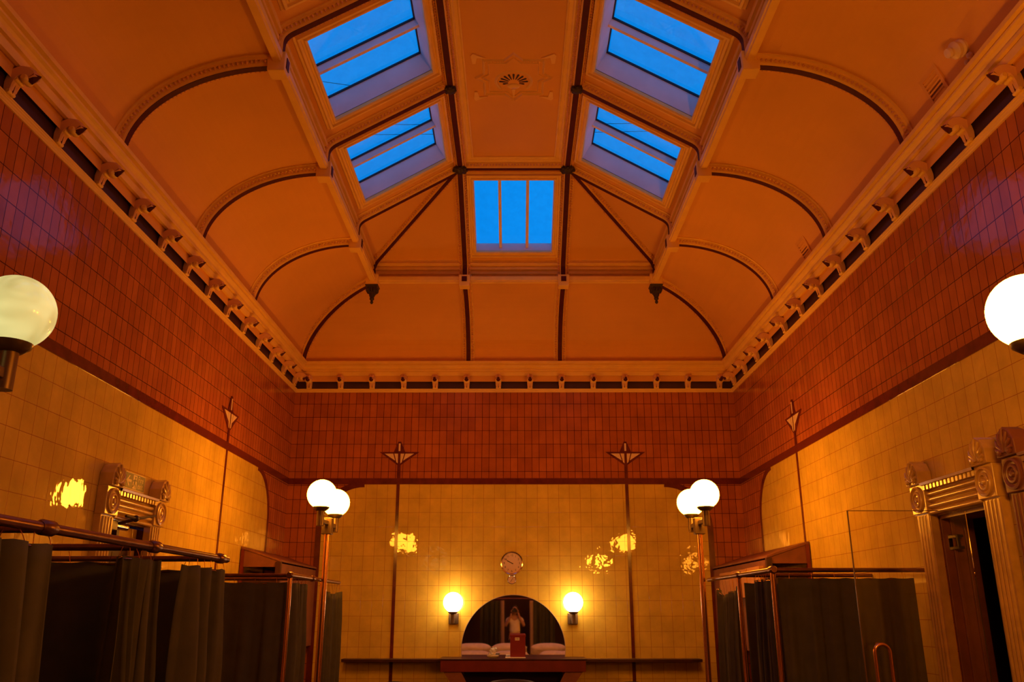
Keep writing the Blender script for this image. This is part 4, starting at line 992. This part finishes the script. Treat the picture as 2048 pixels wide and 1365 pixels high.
for k in range(16):
    a = rr.random()*6.28; r_ = rr.random()*0.045; z = 0.895+rr.random()*0.05; c = Vector((-0.25+r_*cos(a), D-0.32+r_*sin(a), z)); q = [c+Vector((rr.uniform(-.035,.035), rr.uniform(-.03,.03), rr.uniform(-.01,.035))) for _ in range(5)]
    m_.add([c]+q, [(0,1,2),(0,2,3),(0,3,4),(0,4,5)])
m_.build('petals', 'paper', tf, fix=False)

# ---------------------------------------------------------------- chairs
def chair(x, y, rz, zt, label, wid=0.56):
    t_ = thing('tub_chair', (0, 0, 0), label, 'chair', group='dark tub chairs at the dressing table')
    m_ = MB(); rows = []
    for i in range(25):      # padded back wrapping round the seat
        a = math.radians(-20+220*i/24) ; k = sin(math.radians(180*i/24)); r0 = wid/2; h = zt-0.16*(1-k**0.6)
        cs, sn = cos(a), sin(a); rows.append([Vector(((r0+o_)*cs, (r0+o_)*sn*0.95, z)) for o_, z in ((-0.035, 0.40), (-0.05, h-0.06), (-0.035, h-0.015), (-0.005, h), (0.02, h-0.02), (0.03, h-0.07), (0.01, 0.36))])
    m_.loft(rows, closed=True); n7 = 7; m_.f.append(list(range(7))); m_.f.append([len(m_.v)-1-k for k in range(7)])
    m_.build('backrest', 'leather', t_, smooth=True)
    m_ = MB(); m_.lathe([(0.0, 0.34), (wid/2-0.04, 0.34), (wid/2-0.02, 0.38), (wid/2-0.04, 0.455), (0.0, 0.465)], (0, 0, 0), 'Z', 28); m_.build('seat', 'leather', t_, smooth='auto')
    for a, b in ((1, 1), (1, -1), (-1, 1), (-1, -1)):
        MB().tube([(a*0.17, b*0.17, 0.345), (a*0.21, b*0.21, 0.0)], [0.018, 0.012], 10).build('leg', 'dark_wood', t_, smooth='auto')
    t_.location = (x, y, 0); t_.rotation_euler = (0, 0, rz)
chair(-0.02, D-1.05, pi, 0.70, 'dark tub chair pushed up to the middle of the dressing table')
chair(-1.20, D-0.85, pi*0.85, 0.66, 'dark tub chair left of the dressing table, only its back showing')
chair(1.17, D-0.85, pi*1.15, 0.66, 'dark tub chair right of the dressing table, only its back showing')

# ---------------------------------------------------------------- glass screen
tg_ = thing('glass_screen', (2.12, 5.52, 0), 'clear frameless glass screen in front of the right curtain', 'screen')
MB().box((2.125, 5.515, 0.0), (2.87, 5.525, 2.022)).build('glass_sheet', 'screen_glass', tg_)
m_ = MB(); m_.box((2.119, 5.515, 0.0), (2.125, 5.525, 2.026)); m_.box((2.119, 5.515, 2.022), (2.87, 5.525, 2.026)); m_.build('polished_edge', 'glass_edge', tg_)
hx = 2.205; r_ = 0.046
pts = [(hx-r_, 5.44, 0.55)] + [(hx-r_, 5.44, z) for z in (0.8, 1.10)] + [(hx-r_*cos(a), 5.44, 1.18+r_*sin(a)) for a in [pi*k/12 for k in range(13)]] + [(hx+r_, 5.44, z) for z in (1.10, 0.8)] + [(hx+r_, 5.44, 0.55)]
h_ = MB().tube(pts, 0.011, 12).build('handle', 'brass', tg_, smooth='auto')
m_ = MB(); m_.tube([(hx-r_, 5.44, 0.60), (hx-r_, 5.515, 0.60)], 0.009, 10); m_.tube([(hx+r_, 5.44, 0.60), (hx+r_, 5.515, 0.60)], 0.009, 10); m_.tube([(hx, 5.44, 1.226), (hx, 5.515, 1.226)], 0.009, 10); m_.build('standoff', 'brass', h_)

# ---------------------------------------------------------------- day bed with pillows (seen in the mirror)
td = thing('day_bed', (0, 5.2, 0), 'long upholstered day bed carrying white pillows, reflected low in the mirror', 'day bed')
m_ = MB().box((-1.35, 4.75, 0.15), (1.35, 5.75, 0.36)); m_.build('base', 'wood', td, bevel=0.01)
m_ = MB().box((-1.35, 4.75, 0.362), (1.35, 5.75, 0.515)); m_.build('cushion', 'wood', td, bevel=0.04)
for a, b in ((-1.25, 4.85), (1.25, 4.85), (-1.25, 5.65), (1.25, 5.65)): MB().tube([(a, b, 0), (a, b, 0.16)], 0.03, 10).build('leg', 'dark_wood', td)
def pillow(c, hx_, hy, hz, tilt, label, seed):
    t_ = thing('pillow', (0, 0, 0), label, 'pillow', group='white pillows on the day bed')
    m_ = MB(); n = 16; vs = []; fs = []
    for sg in (1, -1):
        for i in range(n+1):
            for j in range(n+1):
                u, v = -1+2*i/n, -1+2*j/n; k = max(0, (1-u**4)*(1-v**4))**0.55; pin = 1-0.16*(1-0.0)*(u*u if 0 else 0)
                pin = 1+0.03*abs(u*v)
                vs.append((u*hx_*pin, v*hy*(1-0.34*u*u*u*u-0.12*u*u), sg*hz*k*(1+0.12*noise.noise(Vector((u*2, v*2, seed+sg))))+0.0015*sg))
    N = (n+1)**2
    for s_ in (0, 1):
        for i in range(n):
            for j in range(n):
                a = s_*N+i*(n+1)+j; f = (a, a+1, a+n+2, a+n+1); fs.append(f if s_ else f[::-1])
    per = [i*(n+1) for i in range(n+1)] + [n*(n+1)+j for j in range(1, n+1)] + [i*(n+1)+n for i in range(n-1, -1, -1)] + [j for j in range(n-1, 0, -1)]
    for i in range(len(per)):
        a, b = per[i], per[(i+1) % len(per)]; fs.append((a, b, b+N, a+N))
    m_.M = Matrix.Rotation(tilt, 4, 'X'); m_.add(vs, fs); m_.build('case', 'linen', t_, smooth=True)
    t_.location = c
for k, x in enumerate((-0.84, -0.10, 0.62, 1.08)):
    pass
for k, x in enumerate((-0.80, -0.10, 0.66)):
    pillow((x, 4.93, 0.680), 0.335, 0.14, 0.085, math.radians(50), 'white pillow propped in the rear row of the day bed, %s reflected' % ('left', 'middle', 'right')[k], k)
pillow((1.26, 4.92, 0.680), 0.24, 0.135, 0.08, math.radians(50), 'small white pillow at the right end of the rear row', 9)
for k, x in enumerate((-0.78, -0.06, 0.80)):
    pillow((x, 5.42, 0.610), 0.33, 0.20, 0.075, math.radians(3), 'white pillow lying flat in the front row, %s reflected' % ('left', 'middle', 'right')[k], k+4)

# ---------------------------------------------------------------- the photographer (seen only in the mirror)
ph = thing('person', (0, 0, 0), 'person in a pale shirt holding a black camera to the face, reflected in the mirror', 'person')
def skin_body(name, verts, edges, rad, mat, parent, sub=2, root=0):
    me = bpy.data.meshes.new(name); me.from_pydata(verts, edges, []); o = bpy.data.objects.new(name, me); link(o, parent)
    md = o.modifiers.new('skin', 'SKIN'); md.use_smooth_shade = True
    for i, r_ in enumerate(rad): me.skin_vertices[0].data[i].radius = r_ if isinstance(r_, tuple) else (r_, r_)
    for i in range(len(verts)): me.skin_vertices[0].data[i].use_root = (i == root)
    sb = o.modifiers.new('sub', 'SUBSURF'); sb.levels = sub; sb.render_levels = sub
    me.materials.append(MATS[mat]); return o
Y0 = -0.24
V = [(0,Y0,0.80),(0,Y0,0.95),(0,Y0+0.01,1.12),(0,Y0,1.22),(0,Y0+0.01,1.29),(0,Y0+0.03,1.34),
     (0.09,Y0,0.76),(0.10,Y0,0.42),(0.10,Y0-0.02,0.06),(0.11,Y0+0.13,0.03),
     (-0.09,Y0,0.76),(-0.10,Y0,0.42),(-0.10,Y0-0.02,0.06),(-0.11,Y0+0.13,0.03),
     (0.17,Y0,1.20),(0.24,Y0+0.05,1.03),(0.10,Y0+0.13,1.30),(0.085,Y0+0.14,1.37),
     (-0.17,Y0,1.20),(-0.24,Y0+0.05,1.03),(-0.10,Y0+0.13,1.28),(-0.085,Y0+0.14,1.35)]
Ed = [(0,1),(1,2),(2,3),(3,4),(4,5),(0,6),(6,7),(7,8),(8,9),(0,10),(10,11),(11,12),(12,13),(3,14),(14,15),(15,16),(16,17),(3,18),(18,19),(19,20),(20,21)]
Rd = [(0.15,0.10),(0.125,0.09),(0.145,0.10),(0.11,0.08),0.048,0.045,0.085,0.055,0.038,0.03,0.085,0.055,0.038,0.03,0.058,0.042,0.028,0.026,0.058,0.042,0.028,0.026]
body = skin_body('body', V, Ed, Rd, 'skin', ph)
m_ = MB(); hc = Vector((0, Y0+0.05, 1.425)); m_.sphere(hc, 0.10, 24, 16, (0.78, 0.95, 1.12)); m_.octa(hc+Vector((0, 0.10, -0.012)), 0.016, 0.022, 0.026)
for s in (-1, 1): m_.sphere(hc+Vector((s*0.079, 0.0, -0.005)), 0.022, 10, 8, (0.4, 0.7, 1.2))
m_.tube([hc+Vector((-0.024, 0.088, -0.048)), hc+Vector((0, 0.094, -0.05)), hc+Vector((0.024, 0.088, -0.048))], 0.007, 8)
hd = m_.build('head', 'skin', ph, smooth=True)
m_ = MB(); m_.sphere(hc+Vector((0, -0.018, 0.018)), 0.107, 24, 16, (0.80, 0.92, 1.10)); m_.build('hair', 'hair', ph, smooth=True)
m_ = MB(); 
for s in (-1, 1): m_.sphere(hc+Vector((s*0.03, 0.086, 0.012)), 0.012, 10, 8)
m_.build('eyes', 'ink', hd, smooth=True)
# clothes follow the body
sv = [(0,Y0,0.84),(0,Y0,0.97),(0,Y0+0.01,1.12),(0,Y0,1.21),(0,Y0+0.005,1.265),(0.165,Y0,1.20),(0.205,Y0+0.025,1.115),(-0.165,Y0,1.20),(-0.205,Y0+0.025,1.115)]
skin_body('shirt', sv, [(0,1),(1,2),(2,3),(3,4),(3,5),(5,6),(3,7),(7,8)], [(0.165,0.118),(0.145,0.108),(0.158,0.113),(0.125,0.092),(0.062,0.062),0.072,0.066,0.072,0.066], 'shirt', ph)
skin_body('trousers', [(0,Y0,0.86),(0,Y0,0.79),(0.09,Y0,0.75),(0.10,Y0,0.42),(0.10,Y0-0.02,0.10),(-0.09,Y0,0.75),(-0.10,Y0,0.42),(-0.10,Y0-0.02,0.10)],
          [(0,1),(1,2),(2,3),(3,4),(1,5),(5,6),(6,7)], [(0.155,0.108),(0.165,0.115),0.10,0.07,0.058,0.10,0.07,0.058], 'trousers', ph)
for s in (-1, 1):      # hands: palm, four fingers curled over the camera, thumb underneath
    b = Vector((s*0.085, Y0+0.14, 1.36)); vs = [b, b+Vector((-s*0.004, 0.015, 0.035)), b+Vector((-s*0.008, 0.02, 0.065))]
    ed = [(0,1),(1,2)]; rd = [0.024, (0.03, 0.018), (0.03, 0.016)]
    for k in range(4):
        q = b+Vector((-s*(0.006+0.004*k), 0.012+0.0, 0.05+0.0)); y_ = 0.045-0.019*k; n0 = len(vs); ln = (0.9, 1.0, 0.94, 0.78)[k]
        vs += [q+Vector((0, y_*0.6, 0.018)), q+Vector((-s*0.018*ln, y_, 0.034*ln)), q+Vector((-s*0.042*ln, y_*1.05, 0.030*ln))]
        ed += [(2, n0), (n0, n0+1), (n0+1, n0+2)]; rd += [0.0095, 0.0085, 0.0075]
    n0 = len(vs); vs += [b+Vector((-s*0.022, -0.012, 0.018)), b+Vector((-s*0.042, -0.01, 0.030))]; ed += [(0, n0), (n0, n0+1)]; rd += [0.011, 0.009]
    skin_body('hand', [tuple(v) for v in vs], ed, rd, 'skin', ph, sub=1)
tc_ = thing('handheld_camera', (0.0, -0.09, 1.42), 'black camera held up in front of the photographer face, reflected in the mirror', 'camera')
m_ = MB().box((-0.068, -0.105, 1.375), (0.068, -0.058, 1.462)); m_.box((-0.025, -0.10, 1.46), (0.025, -0.06, 1.485)); m_.build('camera_body', 'black_plastic', tc_, bevel=0.006)
m_ = MB().lathe([(0.0, -0.058), (0.034, -0.058), (0.036, -0.02), (0.034, -0.014), (0.028, -0.016), (0.0, -0.022)], (0.0, 0, 1.418), 'Y', 28); m_.build('lens', 'black_plastic', tc_, smooth='auto')
